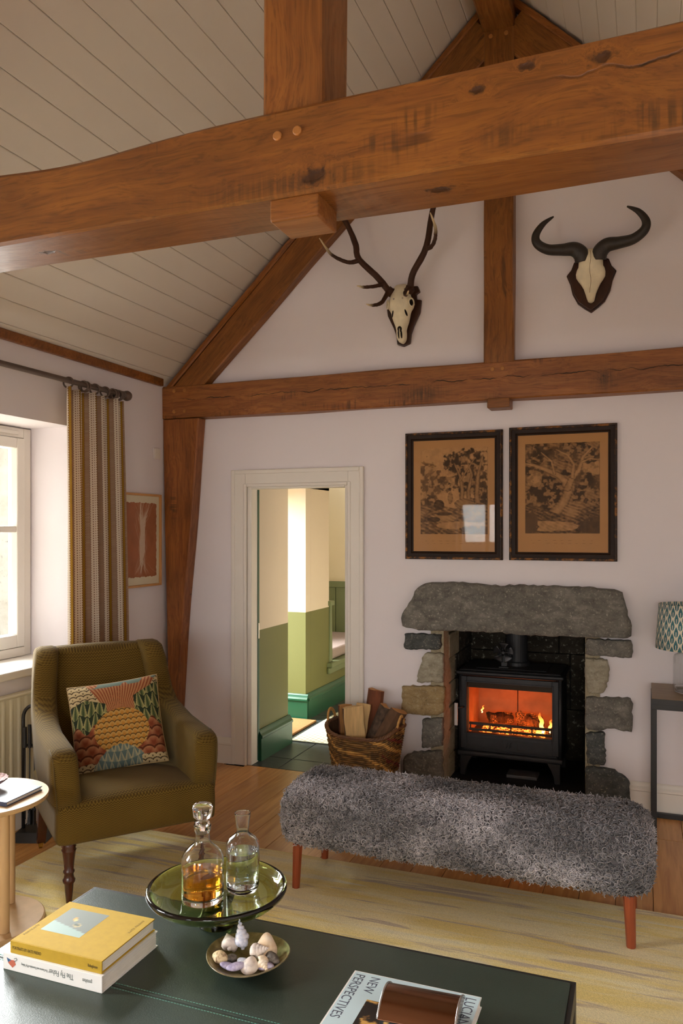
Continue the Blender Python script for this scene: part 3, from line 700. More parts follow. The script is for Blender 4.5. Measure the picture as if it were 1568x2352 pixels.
for nm, loc, pw in (('fire_glow', (sx+.09, sy-.05, sz_+.305), .8), ('fire_glow_left', (sx-.05, sy-.06, sz_+.30), .5)):
    dl = bpy.data.lights.new(nm, 'POINT'); dl.energy = pw; dl.color = (1, .17, .025); dl.shadow_soft_size = .03; ol = bpy.data.objects.new(nm, dl); COL.objects.link(ol); ol.location = loc
# stove-top fan
fan = thing('stove_fan', 'small black heat powered fan standing on the stove top', 'fan', (sx-.045, sy-.098, sz_+.6485))
box('fan_base', (-.03, -.02, 0), (.03, .02, .008), BLACK, fan, bevel=.002); box('fan_stem', (-.018, .002, .008), (.018, .014, .07), BLACK, fan, bevel=.002)
m = MB()
for k in range(9):
    x = -.04+k*.01; m.box((x-.001, -.004, .06+.0), (x+.001, .03, .13-.6*abs(x)))
m.build('heat_fins', BLACK, fan)
MB().lathe([(.012, 0), (.012, .016), (.008, .02), (.0005, .02)], 16).build('hub', BLACK, fan, loc=(0, -.012, .095), rot=(PI/2, 0, 0))
for k in range(5):
    a = 2*PI*k/5+.3; m = MB()
    def bl(u, v):
        aa = a+(u-.5)*.95*(.5+.6*v); r = .010+.052*v
        return (r*math.cos(aa), -.022+.012*(u-.5), .095+r*math.sin(aa))
    m.grid(8, 6, bl); o = m.build('blade', plain('fan_blade_metal', (62, 62, 64), .35, .05, 10, metal=.6), fan, smooth=True); o.modifiers.new('s', 'SOLIDIFY').thickness = .001
ap = tag(box('ash_pan', (sx-.02, sy-.17, .0145), (sx+.16, sy-.05, .034), plain('ash_pan_steel', (92, 92, 94), .5, .1, 20), bevel=.003), 'flat steel ash pan on the hearth beneath the stove', 'ash pan')

# ================================================================ PICTURES
def engraving(kind):
    paper = np.array((196, 148, 100)); ink = np.array((62, 44, 28))
    def P(u, v):
        D = np.zeros_like(u); asp = .74
        fo = fbm(u*1.0, v*1.2, 10, 4, 11+kind); fine = fbm(u, v, 26, 2, 31+kind)
        def seg(pts, w0, w1):
            d = np.full_like(u, 9.)
            for i in range(len(pts)-1):
                a, b_ = np.array(pts[i]), np.array(pts[i+1]); ab = b_-a; t = np.clip(((u-a[0])*ab[0]+(v-a[1])*ab[1])/(ab@ab), 0, 1)
                f = (i+t)/(len(pts)-1); q = np.hypot((u-a[0]-t*ab[0])*asp, v-a[1]-t*ab[1])/(w0+(w1-w0)*f); d = np.minimum(d, q)
            return d
        def ell(cx, cy, rx, ry): return ((u-cx)/rx)**2+((v-cy)/ry)**2
        lf = fbm(u*1.0, v*1.25, 22, 3, 61+kind); leaf = np.clip((lf-.42)*7, 0, 1); big = fbm(u, v, 7, 3, 91+kind); hatch = .5+.5*np.sin((u*60+v*170+8*fbm(u, v, 6, 2, 17)))
        def crown(cx, cy, rx, ry, s):
            m = np.clip((1.15-ell(cx, cy, rx, ry)+(big-.5)*2.6+(lf-.5)*2.2)*2.2, 0, 1); return m*s*(.30+.75*leaf*(.55+.8*np.clip((big-.3)*2, 0, 1)))
        if kind == 0:
            D = .05+.10*(1-v)*hatch*.4
            for a in ((.14, .66, .15, .20, .55), (.26, .52, .18, .16, .55), (.10, .48, .14, .14, .6), (.46, .60, .10, .08, .4)): D = np.maximum(D, crown(*a))
            for a in ((.70, .84, .34, .13, 1.), (.52, .74, .16, .09, .95), (.88, .70, .22, .22, 1.), (.74, .56, .28, .15, 1.), (.93, .48, .16, .2, .95)): D = np.maximum(D, crown(*a))
            for pts, a, b_ in (([(.61, .30), (.63, .5), (.60, .66), (.52, .80)], .028, .008), ([(.87, .26), (.84, .45), (.86, .68), (.93, .9)], .036, .01), ([(.73, .30), (.72, .5), (.77, .68), (.70, .84)], .026, .008), ([(.60, .62), (.70, .74), (.82, .88)], .014, .006)):
                q = seg(pts, a, b_); D = np.where(q < 1, .25+.6*np.clip(q, 0, 1)**2*(.6+.4*hatch), D)
            G = .30+.5*(fbm(u*1.2, v*2.6, 18, 3, 7)-.38)*2+.2*hatch; D = np.where(v < .33+.03*np.sin(u*9), np.maximum(G, .25*D), D)
            for (cx, cy, rx, ry, t0) in ((.34, .185, .20, .055, .2), (.20, .17, .10, .03, .75), (.66, .35, .15, .06, .3), (.28, .34, .08, .06, .75), (.45, .42, .04, .07, .3), (.90, .30, .10, .05, .4)):
                e = ell(cx, cy, rx, ry); D = np.where(e < 1, t0+.5*e*hatch*.8, D)
            D = np.where(ell(.36, .235, .12, .02) < 1, .85, D); D = np.where(ell(.60, .10, .36, .045) < 1, .10+.12*fine, D); D = np.where(ell(.86, .05, .25, .04)+(lf-.5)*3 < 1, .7, D)
        else:
            D = .25+.25*leaf+.15*hatch
            for a in ((.20, .90, .34, .13, 1.), (.62, .92, .34, .12, 1.), (.90, .80, .24, .20, 1.), (.10, .74, .2, .13, .95), (.36, .50, .24, .14, 1.), (.12, .36, .26, .22, .95), (.88, .46, .26, .16, .95), (.72, .66, .16, .1, .85)): D = np.maximum(D, crown(*a))
            for (cx, cy, rx, ry) in ((.14, .60, .10, .09), (.90, .72, .12, .07), (.42, .66, .08, .05)): D = np.where(ell(cx, cy, rx, ry)+(big-.5)*2 < 1, .12+.25*leaf, D)
            for pts, a, b_ in (([(.40, .22), (.52, .34), (.59, .46), (.54, .58), (.44, .65), (.30, .70), (.12, .76), (.0, .78)], .062, .010), ([(.58, .50), (.63, .60), (.73, .70), (.78, .84), (.90, .94)], .040, .010), ([(.64, .62), (.66, .76), (.58, .86), (.42, .93)], .022, .006), ([(.40, .66), (.36, .80), (.22, .9)], .016, .006), ([(.76, .78), (.88, .82), (.98, .8)], .014, .006)):
                q = seg(pts, a, b_); D = np.where(q < 1, .10+.75*np.clip(q, 0, 1)**2.5*(.5+.5*hatch)+.35*np.clip((lf-.5), 0, 1), D)
            G = .45+.9*(fbm(u*1.5, v*3, 20, 3, 9)-.42)+.25*hatch; D = np.where(v < .26+.05*np.sin(u*7+1), np.maximum(.22, G), D)
            D = np.where(ell(.40, .08, .32, .06)+(big-.5) < 1, .12+.2*hatch*fine, D); e = ell(.62, .24, .11, .075); D = np.where(e < 1, .2+.55*e*hatch, D); D = np.where(ell(.93, .07, .2, .1)+(lf-.5)*2 < 1, .82, D); D = np.where(ell(.04, .12, .16, .13)+(lf-.5)*2 < 1, .75, D)
        D = np.clip(D+(fine-.5)*.25, 0, .95)[..., None]
        return paper*(1-D)+ink*D
    return P
PRINT = vcol('print_paper', .8)
def gilt_mat():
    n = NT('dark_gilt_frame'); q = n.noise(n.coord(), 26, 4, .7); return n.fin(n.mix(n.map(q, .50, .62), lin((44, 26, 14)), lin((150, 96, 36))), .5, metal=0., spec=.3)
GILT = gilt_mat(); FRAMED = plain('dark_frame', (40, 26, 17), .5, .2, 12, spec=.2); MOUNT = plain('tan_mount', (190, 142, 94), .9, .04, 8)
PGLASS = thin_glass('picture_glass', (.97, .96, .94), .22)
def picture(label, x0, x1, z0, z1, px, pz, kind):
    """moulded frame hung flat on the gable wall"""
    cx, cz = (x0+x1)/2, z0; o = thing('framed_print', label, 'picture', (cx, YG-.001, z0), group='pair of framed engravings'); W, H = (x1-x0)/2, z1-z0
    prof = [(0, 0), (0, -.024), (.005, -.030), (.012, -.030), (.014, -.024), (.034, -.022), (.040, -.014), (.046, -.012), (.046, 0)]
    def rim(a, b_, name, mat):
        m = MB(); n = len(prof[a:b_]); cs = [(-W, 0, 1, 1), (W, 0, -1, 1), (W, H, -1, -1), (-W, H, 1, -1)]
        for (x, z, sx_, sz2) in cs:
            for (d_, y) in prof[a:b_]: m.v.append((x+sx_*d_, y, z+sz2*d_))
        for i in range(4):
            for k in range(n-1): m.f.append((i*n+k, i*n+k+1, ((i+1) % 4)*n+k+1, ((i+1) % 4)*n+k))
        return m.build(name, mat, o)
    rim(0, 5, 'gilt_edge', GILT); rim(4, 9, 'frame', FRAMED)
    box('mount', (-W+.04, -.008, .04), (W-.04, -.0015, H-.04), MOUNT, o)
    p0, p1, q0, q1 = px[0]-cx, px[1]-cx, pz[0]-z0, pz[1]-z0
    painted('print', 180, 230, lambda u, v: (p0+(p1-p0)*u, -.0085, q0+(q1-q0)*v), engraving(kind), PRINT, o)
    m = MB()
    for k in range(9): m.box((p0+.03+k*.04, -.0088, q0-.04), (p0+.03+k*.04+random.uniform(.004, .02), -.0082, q0-.0385)); m.box((p0+.04+k*.038, -.0088, q0-.055), (p0+.04+k*.038+random.uniform(.004, .02), -.0082, q0-.0537))
    m.build('caption_marks', plain('caption_ink', (120, 84, 54), .9), o)['kind'] = 'stuff'
    box('glass', (-W+.042, -.0115, .042), (W-.042, -.0098, H-.042), PGLASS, o)
picture('dark framed tan engraving of hounds and trees, nearer the doorway', -1.314, -.746, 1.334, 2.071, (-1.225, -.832), (1.48, 1.98), 0)
picture('dark framed tan engraving of a gnarled oak, right of its pair', -.709, -.137, 1.335, 2.077, (-.622, -.226), (1.485, 1.983), 1)
# feather-like drawing on the left wall
PR2 = vcol('rust_print_paper', .85)
ar = thing('framed_drawing', 'thin oak framed white drawing on torn rust paper behind the curtain', 'picture', (XL+.001, 4.10, 1.148))
W, H = .245, .585
m = MB()
for (y0, y1, z0, z1) in ((-W, -W+.014, 0, H), (W-.014, W, 0, H), (-W+.014, W-.014, 0, .014), (-W+.014, W-.014, H-.014, H)): m.box((0, y0, z0), (.024, y1, z1))
m.build('frame', plain('light_oak_frame', (206, 152, 92), .4, .12, 6), ar, bevel=.002)
box('mount', (.002, -W+.012, .012), (.010, W-.012, H-.012), plain('cream_mount', (238, 230, 206), .9, .01), ar)
def hairs(u, v):
    base = np.array((182, 118, 84))*(1+.12*(fbm(u, v, 8, 3, 3)-.5))[..., None]; I = np.zeros_like(u); r = np.random.default_rng(5)
    for k in range(210):
        x0 = .62+r.normal()*.035; w1 = r.normal()*.22; w2 = r.normal()*.06; w3 = r.normal()*.20; ph = r.uniform(0, 6); y0 = r.uniform(.0, .75); y1 = y0+r.uniform(.12, .4)
        xc = x0+w1*np.clip(v-.60, 0, 1)**1.4*2.6+w2*np.sin(v*9+ph)*.5+w3*np.clip(.28-v, 0, 1)**1.3*4
        I += .30*np.exp(-((u-xc)/.0075)**2)*np.clip((v-y0)*20, 0, 1)*np.clip((y1-v)*20, 0, 1)
    return base+(np.array((236, 220, 204))-base)*np.clip(I, 0, .85)[..., None]
def torn(u, v):
    e = .002*math.sin(v*40)+.0015*math.sin(v*93); f_ = .002*math.sin(u*37)+.0015*math.sin(u*81)
    return (.0108, -.20+.40*u+e*(2*u-1), .062+.465*v+f_*(2*v-1))
painted('drawing', 150, 190, torn, hairs, PR2, ar)
box('glass', (.0125, -W+.013, .013), (.014, W-.013, H-.013), PGLASS, ar)
tag(box('switch_plate', (XL+.0005, 4.285, 1.96), (XL+.008, 4.355, 2.035), plain('switch_white', (236, 226, 222), .4, .01), bevel=.002), 'blank square white plate on the wall beside the corner post', 'wall plate')
box('switch_cover', (.0, -.028, -.03), (.003, .028, .03), TRIMW, bpy.data.objects['switch_plate'], loc=(XL+.008, 4.32, 1.9975), bevel=.001)

# ================================================================ TROPHIES
def shield(parent, poly, y0, y1, mat=DARKW, bev=.006):
    m = MB().prism(poly, y0, y1); return m.build('shield', mat, parent, world=True, bevel=bev, seg=3)
def smooth_path(pts, rad, n=40):
    P = [Vector(p) for p in pts]; out = []; rr = []
    for i in range(n+1):
        t = i/n*(len(P)-1); k = min(int(t), len(P)-2); f = t-k
        p0, p1, p2, p3 = P[max(k-1, 0)], P[k], P[k+1], P[min(k+2, len(P)-1)]
        out.append(.5*((2*p1)+(p2-p0)*f+(2*p0-5*p1+4*p2-p3)*f*f+(3*p1-p0-3*p2+p3)*f**3)); rr.append(rad[k]+(rad[k+1]-rad[k])*f)
    return out, rr
ANT = vcol('antler_velvet', .6, .3, .0015, 120)
def antler(m, pts, rad, ivory=.0, n=30, nose=.0012):
    p, r = smooth_path(pts, rad, n); c1 = np.array(lin((66, 40, 26))); c2 = np.array(lin((226, 204, 160)))
    cols = []
    for i in range(len(p)):
        t = i/n; f = np.clip((t-(1-ivory))/max(ivory, 1e-6)*1.6, 0, 1) if ivory else 0.; cols.append(tuple(c1*(1-f)*(.8+.4*random.random())+c2*f))
    k = len(m.v); m.tube(p, r, 10, col=cols)
    for i in range(k, len(m.v)): v = m.v[i]; m.v[i] = (v[0]+random.uniform(-nose, nose), v[1]+random.uniform(-nose, nose), v[2]+random.uniform(-nose, nose))
dt = thing('deer_skull', 'pale deer skull with long dark antlers mounted on a brown shield', 'skull mount', (-1.325, YG-.001, 2.59))
YD = YG-.0015
shield(dt, [(-1.325, 2.585), (-1.285, 2.60), (-1.278, 2.655), (-1.262, 2.70), (-1.226, 2.775), (-1.216, 2.85), (-1.245, 2.856), (-1.247, 2.885), (-1.224, 2.898), (-1.24, 2.935), (-1.275, 2.937), (-1.325, 2.955), (-1.375, 2.937), (-1.41, 2.935), (-1.426, 2.898), (-1.403, 2.885), (-1.405, 2.856), (-1.434, 2.85), (-1.424, 2.775), (-1.388, 2.70), (-1.372, 2.655), (-1.365, 2.60)], YD-.02, YD)
def skull_loft(secs, y_base, cx, nseg=28, amp=.0015):
    """secs: (z, half width, depth out from the board, centre shift)"""
    m = MB()
    for (z, hw, dp, cs) in secs:
        for j in range(nseg):
            a = 2*PI*j/nseg; ca, sa = math.cos(a), math.sin(a)
            x = cx+cs+hw*math.copysign(abs(ca)**.85, ca); y = y_base-dp*.5-dp*.5*math.copysign(abs(sa)**.8, sa)
            m.v.append((x+random.uniform(-amp, amp), y+random.uniform(-amp, amp), z))
    R = len(secs)
    for i in range(R-1):
        for j in range(nseg): m.f.append((i*nseg+j, i*nseg+(j+1) % nseg, (i+1)*nseg+(j+1) % nseg, (i+1)*nseg+j))
    m.f += [tuple(range(nseg)), tuple((R-1)*nseg+j for j in range(nseg))]; return m
cxd = -1.325; YS = YD-.021
def ring3(parent, c, nrm, rx, rz, t, mat, name):
    nrm = Vector(nrm).normalized(); a = Vector((0, 0, 1)); u_ = a.cross(nrm).normalized(); v_ = nrm.cross(u_); c = Vector(c)
    path = [c+u_*rx*math.cos(2*PI*i/20)+v_*rz*math.sin(2*PI*i/20) for i in range(20)]
    return MB().tube(path, t, 8, closed=True).build(name, mat, parent, world=True, smooth=True)
def carve(o, cuts, mat):
    """cut real cavities into a mesh; the cutters are gone afterwards"""
    bm = bmesh.new()
    for (c, r, tilt) in cuts:
        M = Matrix.Translation(c) @ Matrix.Rotation(tilt, 4, 'Y') @ Matrix.Diagonal((*r, 1)); bmesh.ops.create_uvsphere(bm, u_segments=18, v_segments=12, radius=1., matrix=M)
    me = bpy.data.meshes.new('cut'); bm.to_mesh(me); bm.free(); me.materials.append(mat); c_o = bpy.data.objects.new('cut', me); COL.objects.link(c_o)
    md = o.modifiers.new('b', 'BOOLEAN'); md.object = c_o; md.operation = 'DIFFERENCE'; md.solver = 'EXACT'; md.use_self = True; md.material_mode = 'TRANSFER'
    bpy.context.view_layer.update(); dg = bpy.context.evaluated_depsgraph_get(); new = bpy.data.meshes.new_from_object(o.evaluated_get(dg)); o.modifiers.clear(); o.data = new; bpy.data.objects.remove(c_o)
    new.shade_smooth(); e = o.modifiers.new('es', 'EDGE_SPLIT'); e.split_angle = math.radians(50)
sk = skull_loft([(2.945, .018, .028, 0), (2.936, .036, .056, 0), (2.912, .050, .084, 0), (2.888, .053, .098, 0), (2.868, .056, .104, 0), (2.852, .063, .107, 0), (2.836, .075, .108, 0), (2.816, .081, .108, 0), (2.796, .075, .105, 0), (2.780, .062, .101, 0), (2.765, .056, .099, 0), (2.740, .051, .096, 0), (2.715, .043, .091, 0), (2.690, .033, .086, 0), (2.670, .0275, .083, 0), (2.650, .029, .078, 0), (2.630, .029, .071, 0), (2.615, .025, .063, 0), (2.605, .017, .055, 0), (2.600, .007, .048, 0)], YS, cxd, amp=.0008).build('skull', BONE, dt, world=True, smooth=True)
CAV = plain('cavity_shade', (40, 29, 20), .9); cuts = []  # shade inside the bone hollows, put into their colour
for s in (-1, 1):
    cuts += [((cxd+s*.082, YS-.078, 2.816), (.024, .030, .0225), 0), ((cxd+s*.041, YS-.094, 2.757), (.0055, .03, .021), s*-.28), ((cxd+s*.0085, YS-.080, 2.640), (.0052, .05, .024), 0)]
cuts.append(((cxd, YS-.088, 2.668), (.016, .018, .018), 0))
carve(sk, cuts, CAV)
for s in (-1, 1):
    ring3(dt, (cxd+s*.0715, YS-.086, 2.816), (s*.86, -.50, 0), .0205, .0235, .0042, BONE, 'eye_socket')
    MB().lathe([(.005, 0), (.005, .003), (.0005, .004)], 10).build('screw', CHROME, dt, loc=(s*.026, -.0225-.1085, 2.838-2.59), rot=(PI/2, 0, 0))
    MB().tube([(cxd+s*.044, YS-.06, 2.880), (cxd+s*.060, YS-.068, 2.898)], [.022, .018], 12).build('pedicle', BONE, dt, world=True, smooth=True)
MB().tube([(cxd, YS-.0845+.0007*i, 2.672-.008*i) for i in range(8)], .0026, 6).build('septum', BONE, dt, world=True, smooth=True)
la = MB()
antler(la, [(-1.380, 4.39, 2.893), (-1.392, 4.375, 2.90), (-1.454, 4.35, 2.979), (-1.562, 4.33, 3.092), (-1.580, 4.33, 3.174), (-1.622, 4.32, 3.283), (-1.675, 4.30, 3.39), (-1.70, 4.28, 3.52), (-1.67, 4.27, 3.64)], [.026, .020, .019, .018, .018, .016, .014, .012, .006])
antler(la, [(-1.555, 4.332, 3.085), (-1.60, 4.31, 3.070), (-1.645, 4.28, 3.076), (-1.71, 4.25, 3.118), (-1.765, 4.22, 3.203)], [.015, .012, .011, .009, .002], .3)
antler(la, [(-1.42, 4.355, 2.935), (-1.45, 4.32, 2.918), (-1.50, 4.27, 2.902), (-1.54, 4.24, 2.905)], [.014, .011, .009, .002], .3)
antler(la, [(-1.395, 4.37, 2.893), (-1.40, 4.34, 2.855), (-1.415, 4.30, 2.81), (-1.45, 4.26, 2.79), (-1.485, 4.24, 2.795)], [.015, .013, .012, .009, .002], .25)
antler(la, [(-1.374, 4.385, 2.886), (-1.396, 4.375, 2.902)], [.029, .027], 0, 3, .003)
antler(la, [(-1.675, 4.30, 3.39), (-1.75, 4.26, 3.46), (-1.80, 4.22, 3.55)], [.011, .009, .002], .3)
la.build('antler', ANT, dt, world=True, smooth=True)
ra = MB()
antler(ra, [(-1.270, 4.39, 2.893), (-1.262, 4.375, 2.905), (-1.238, 4.35, 2.979), (-1.155, 4.33, 3.106), (-1.12, 4.32, 3.287), (-1.075, 4.30, 3.40), (-1.03, 4.28, 3.52), (-1.05, 4.27, 3.66)], [.026, .020, .019, .018, .016, .014, .012, .006])
antler(ra, [(-1.155, 4.33, 3.10), (-1.118, 4.30, 3.095), (-1.088, 4.27, 3.128), (-1.080, 4.24, 3.178), (-1.10, 4.21, 3.25)], [.014, .012, .011, .009, .002], .4)
antler(ra, [(-1.258, 4.37, 2.90), (-1.272, 4.33, 2.872), (-1.268, 4.29, 2.842), (-1.245, 4.25, 2.825), (-1.232, 4.235, 2.842)], [.014, .013, .011, .008, .002], .25)
antler(ra, [(-1.276, 4.385, 2.886), (-1.258, 4.375, 2.904)], [.029, .027], 0, 3, .003)
ra.build('antler', ANT, dt, world=True, smooth=True)

wt = thing('wildebeest_skull', 'white skull plate with black curved horns on a pointed brown shield', 'skull mount', (-.270, YG-.001, 2.685))
sh = [(-.270, 2.680), (-.235, 2.705), (-.200, 2.735), (-.172, 2.79), (-.160, 2.845), (-.140, 2.895), (-.165, 2.925), (-.180, 2.965), (-.23, 2.985), (-.31, 2.985), (-.36, 2.965), (-.375, 2.925), (-.400, 2.895), (-.380, 2.845), (-.368, 2.79), (-.340, 2.735), (-.305, 2.705)]
shield(wt, sh, YD-.012, YD, bev=.004); shield(wt, [(-.27+(x+.27)*.93, 2.84+(z-2.84)*.93) for x, z in sh], YD-.022, YD-.011, bev=.004)
cw = -.270; YW = YD-.0215
skull_loft([(3.01, .045, .05, 0), (3.0, .052, .065, 0), (2.97, .058, .075, 0), (2.94, .062, .078, 0), (2.915, .064, .078, 0), (2.90, .072, .075, 0), (2.882, .076, .07, 0), (2.862, .074, .064, 0), (2.845, .064, .06, 0), (2.825, .050, .058, 0), (2.80, .037, .056, 0), (2.775, .028, .054, 0), (2.75, .021, .05, 0), (2.735, .016, .046, 0), (2.730, .008, .04, 0)], YW, cw, amp=.001).build('skull', BONE, wt, world=True, smooth=True)
m = MB().tube([(cw+.003*math.sin(i), YW-.0785+.0016*max(0, i-3), 2.99-.02*i) for i in range(12)], .0011, 6); m.build('suture', plain('suture_brown', (150, 120, 80), .8), wt, world=True)
for s in (-1, 1):
    m = MB(); off = .0 if s > 0 else 0.
    p, r = smooth_path([(cw+s*.044, YW-.045, 2.945), (cw+s*.050, YW-.055, 2.985), (cw+s*.085, YW-.065, 3.012), (cw+s*.145, YW-.085, 3.010), (cw+s*.215, YW-.11, 3.012), (cw+s*.268, YW-.125, 3.045), (cw+s*.276, YW-.13, 3.09), (cw+s*.240, YW-.125, 3.145), (cw+s*.185, YW-.115, 3.183)], [.036, .042, .038, .031, .027, .024, .021, .015, .004], 50)
    m.tube(p, r, 14); m.build('horn', HORN, wt, world=True, smooth=True)

# ================================================================ CURTAIN
CX = -2.865
cr = thing('curtain_rail', 'brown painted curtain pole with ball finial above the window', 'curtain pole', (CX, 3.0, 2.30))
POLE = plain('pole_brown', (92, 76, 66), .4, .06, 10)
MB().cyl((CX, 1.95, 2.30), (CX, 3.845, 2.30), .0145, 20).build('pole', POLE, cr, world=True, smooth=False)
for s, y in ((1, 3.845), (-1, 1.95)):
    MB().lathe([(.015, 0), (.022, .002), (.022, .012), (.013, .016), (.016, .022), (.028, .034), (.031, .048), (.027, .063), (.014, .073), (.0005, .076)], 24).build('finial', POLE, cr, loc=(0, y-3.0, 0), rot=(-s*PI/2, 0, 0), smooth=True)
for y in (3.83, 1.97):
    m = MB(); m.box((XL-CX, y-3.0-.012, -.012), (-.004, y-3.0+.012, .012)); m.build('bracket', POLE, cr, bevel=.003)
rings = [3.385, 3.505, 3.525, 3.60, 3.69, 3.755, 3.775, 3.805, 3.818]
for i, y in enumerate(rings):
    a = random.uniform(-.25, .25)
    path = [(CX+.027*math.cos(t)+.0, y+.027*math.sin(t)*0+.006*math.cos(t+a), 2.30-.010+.027*math.sin(t)) for t in np.linspace(0, 2*PI, 24, endpoint=False)]
    o = MB().tube(path, .0052, 8, closed=True).build('curtain_ring', POLE, smooth=True); tag(o, 'brown curtain ring, %s from the ball finial on the pole' % ('ninth', 'eighth', 'seventh', 'sixth', 'fifth', 'fourth', 'third', 'second', 'first')[i], 'curtain ring', 'curtain rings on the pole')
def curtain_mat():
    n = NT('striped_curtain'); uv = n.coord('UV'); u, v, _ = n.sep(uv)
    zig = n.math('MULTIPLY', n.math('SUBTRACT', n.math('PINGPONG', n.math('MULTIPLY', v, 1/.013), .5), .25), .012)
    f = n.math('FRACT', n.math('DIVIDE', n.math('ADD', u, zig), .088)); f0 = n.math('FRACT', n.math('DIVIDE', u, .088))
    tp, br, ms, wh = lin((188, 160, 134)), lin((138, 92, 62)), lin((194, 154, 58)), lin((244, 236, 220))
    c = n.ramp(f, [(0., wh), (.10, br), (.135, ms), (.27, br), (.30, tp), (.62, br), (.65, wh), (.93, wh)], 'CONSTANT')
    dots = n.math('MULTIPLY', n.math('GREATER_THAN', n.math('PINGPONG', n.math('MULTIPLY', v, 1/.013), .5), .28), n.math('MULTIPLY', n.math('GREATER_THAN', f0, .80), n.math('LESS_THAN', f0, .86)))
    dots2 = n.math('MULTIPLY', n.math('GREATER_THAN', n.math('PINGPONG', n.math('MULTIPLY', v, 1/.013), .5), .28), n.math('MULTIPLY', n.math('GREATER_THAN', f0, .96), n.math('LESS_THAN', f0, 1.)))
    c = n.mix(n.math('MAXIMUM', dots, dots2), c, br)
    st = n.noise(n.comb(n.math('MULTIPLY', u, 8.), n.math('MULTIPLY', v, 420.), 0.), 1., 2); inT = n.math('MULTIPLY', n.math('GREATER_THAN', f, .30), n.math('LESS_THAN', f, .62))
    c = n.mix(n.math('MULTIPLY', inT, n.map(st, .5, .7, 0., .7)), c, lin((214, 194, 170)))
    n.fin(c, .85, spec=.2, Sheen_Weight=.1)
    tl = n.n('ShaderNodeBsdfTranslucent'); n.set(tl.inputs[0], n.mix(1., c, (1, .86, .68, 1), 'MULTIPLY')); mx = n.n('ShaderNodeMixShader'); mx.inputs[0].default_value = .42
    n.t.links.new(n.b.outputs[0], mx.inputs[1]); n.t.links.new(tl.outputs[0], mx.inputs[2]); n.t.links.new(mx.outputs[0], n.out.inputs[0]); return n.m
NU, NV = 150, 40; m = MB(); cu = []
def cpos(u, v):
    z = .02+(2.262-.02)*v; spread = 1+.10*(1-v); yc = 3.592+.035*(1-v)
    y = yc+(u-.5)*.50*spread; fold = (.020+.018*(1-v))*math.sin(u*2*PI*5.0+.4*math.sin(v*3))+.012*math.sin(u*2*PI*2.3+1.)
    y += .010*math.cos(u*2*PI*5.0)
    return (CX+.004+fold, y, z+.004*math.sin(u*2*PI*5))
m.grid(NU, NV, cpos)
s_len = [0.]
for i in range(NU): s_len.append(s_len[-1]+(Vector(cpos((i+1)/NU, .5))-Vector(cpos(i/NU, .5))).length)
ct = m.build('curtain', curtain_mat(), smooth=True, fix=False)
uvl = ct.data.uv_layers.new(name='UVMap')
for lp in ct.data.loops:
    i = lp.vertex_index % (NU+1); j = lp.vertex_index//(NU+1); uvl.data[lp.index].uv = (s_len[i], j/NV*2.24)
tag(ct, 'striped mustard, taupe and white curtain gathered beside the window', 'curtain')
ct.modifiers.new('solid', 'SOLIDIFY').thickness = .002

# ================================================================ RADIATOR, FIRE TOOLS
RADW = plain('radiator_cream', (226, 218, 190), .4, .02, 4)
rd = thing('radiator', 'cream panel radiator on the wall under the window', 'radiator', (XL, 2.75, .12))
m = MB(); NR = 22
def rp(u, v):
    y = -.56+1.12*u; return (.062+.006*max(0, min(1, 1.4*math.cos(u*NR*2*PI)))*(1 if .06 < v < .94 else 0), y, .56*v)
m.grid(NR*12, 16, rp); m.build('front_panel', RADW, rd, smooth=True); box('back_panel', (.022, -.56, 0), (.058, .56, .555), RADW, rd, bevel=.004)
box('top_grille', (.016, -.562, .558), (.07, .562, .572), RADW, rd, bevel=.004)
for s in (-1, 1): box('end_cover', (.016, min(s*.562, s*.57), .002), (.072, max(s*.562, s*.57), .571), RADW, rd, bevel=.003)
MB().cyl((.04, .575, .06), (.04, .575, -.118), .0075, 10).build('pipe', RADW, rd, smooth=True)
ft = thing('fireside_tools', 'black arched fireside stand with weighted base behind the armchair', 'fire tool stand', (-2.80, 3.06, 0), rotz=.35)
m = MB(); a, b_ = .095, .062; m.add([(-a, -a, 0), (a, -a, 0), (a, a, 0), (-a, a, 0), (-b_, -b_, .04), (b_, -b_, .04), (b_, b_, .04), (-b_, b_, .04)], [(0, 1, 2, 3), (4, 5, 6, 7), (0, 1, 5, 4), (1, 2, 6, 5), (2, 3, 7, 6), (3, 0, 4, 7)]); m.build('base', BLACK, ft, bevel=.003)
path = [(-.052, 0, .038), (-.052, 0, .56)]+[(-.052*math.cos(t), 0, .58+.062*math.sin(t)) for t in np.linspace(0, PI, 14)]+[(.052, 0, .56), (.052, 0, .038)]
MB().tube(path, .0085, 12).build('arch', BLACK, ft, smooth=True)
box('hanging_bar', (-.052, -.006, .44), (.052, .006, .452), BLACK, ft, bevel=.002)
tl = [('poker', 'black poker hanging on the fireside stand'), ('hearth_brush', 'black hearth brush hanging on the fireside stand'), ('ash_shovel', 'black ash shovel hanging on the fireside stand'), ('fire_tongs', 'black tongs hanging on the fireside stand')]
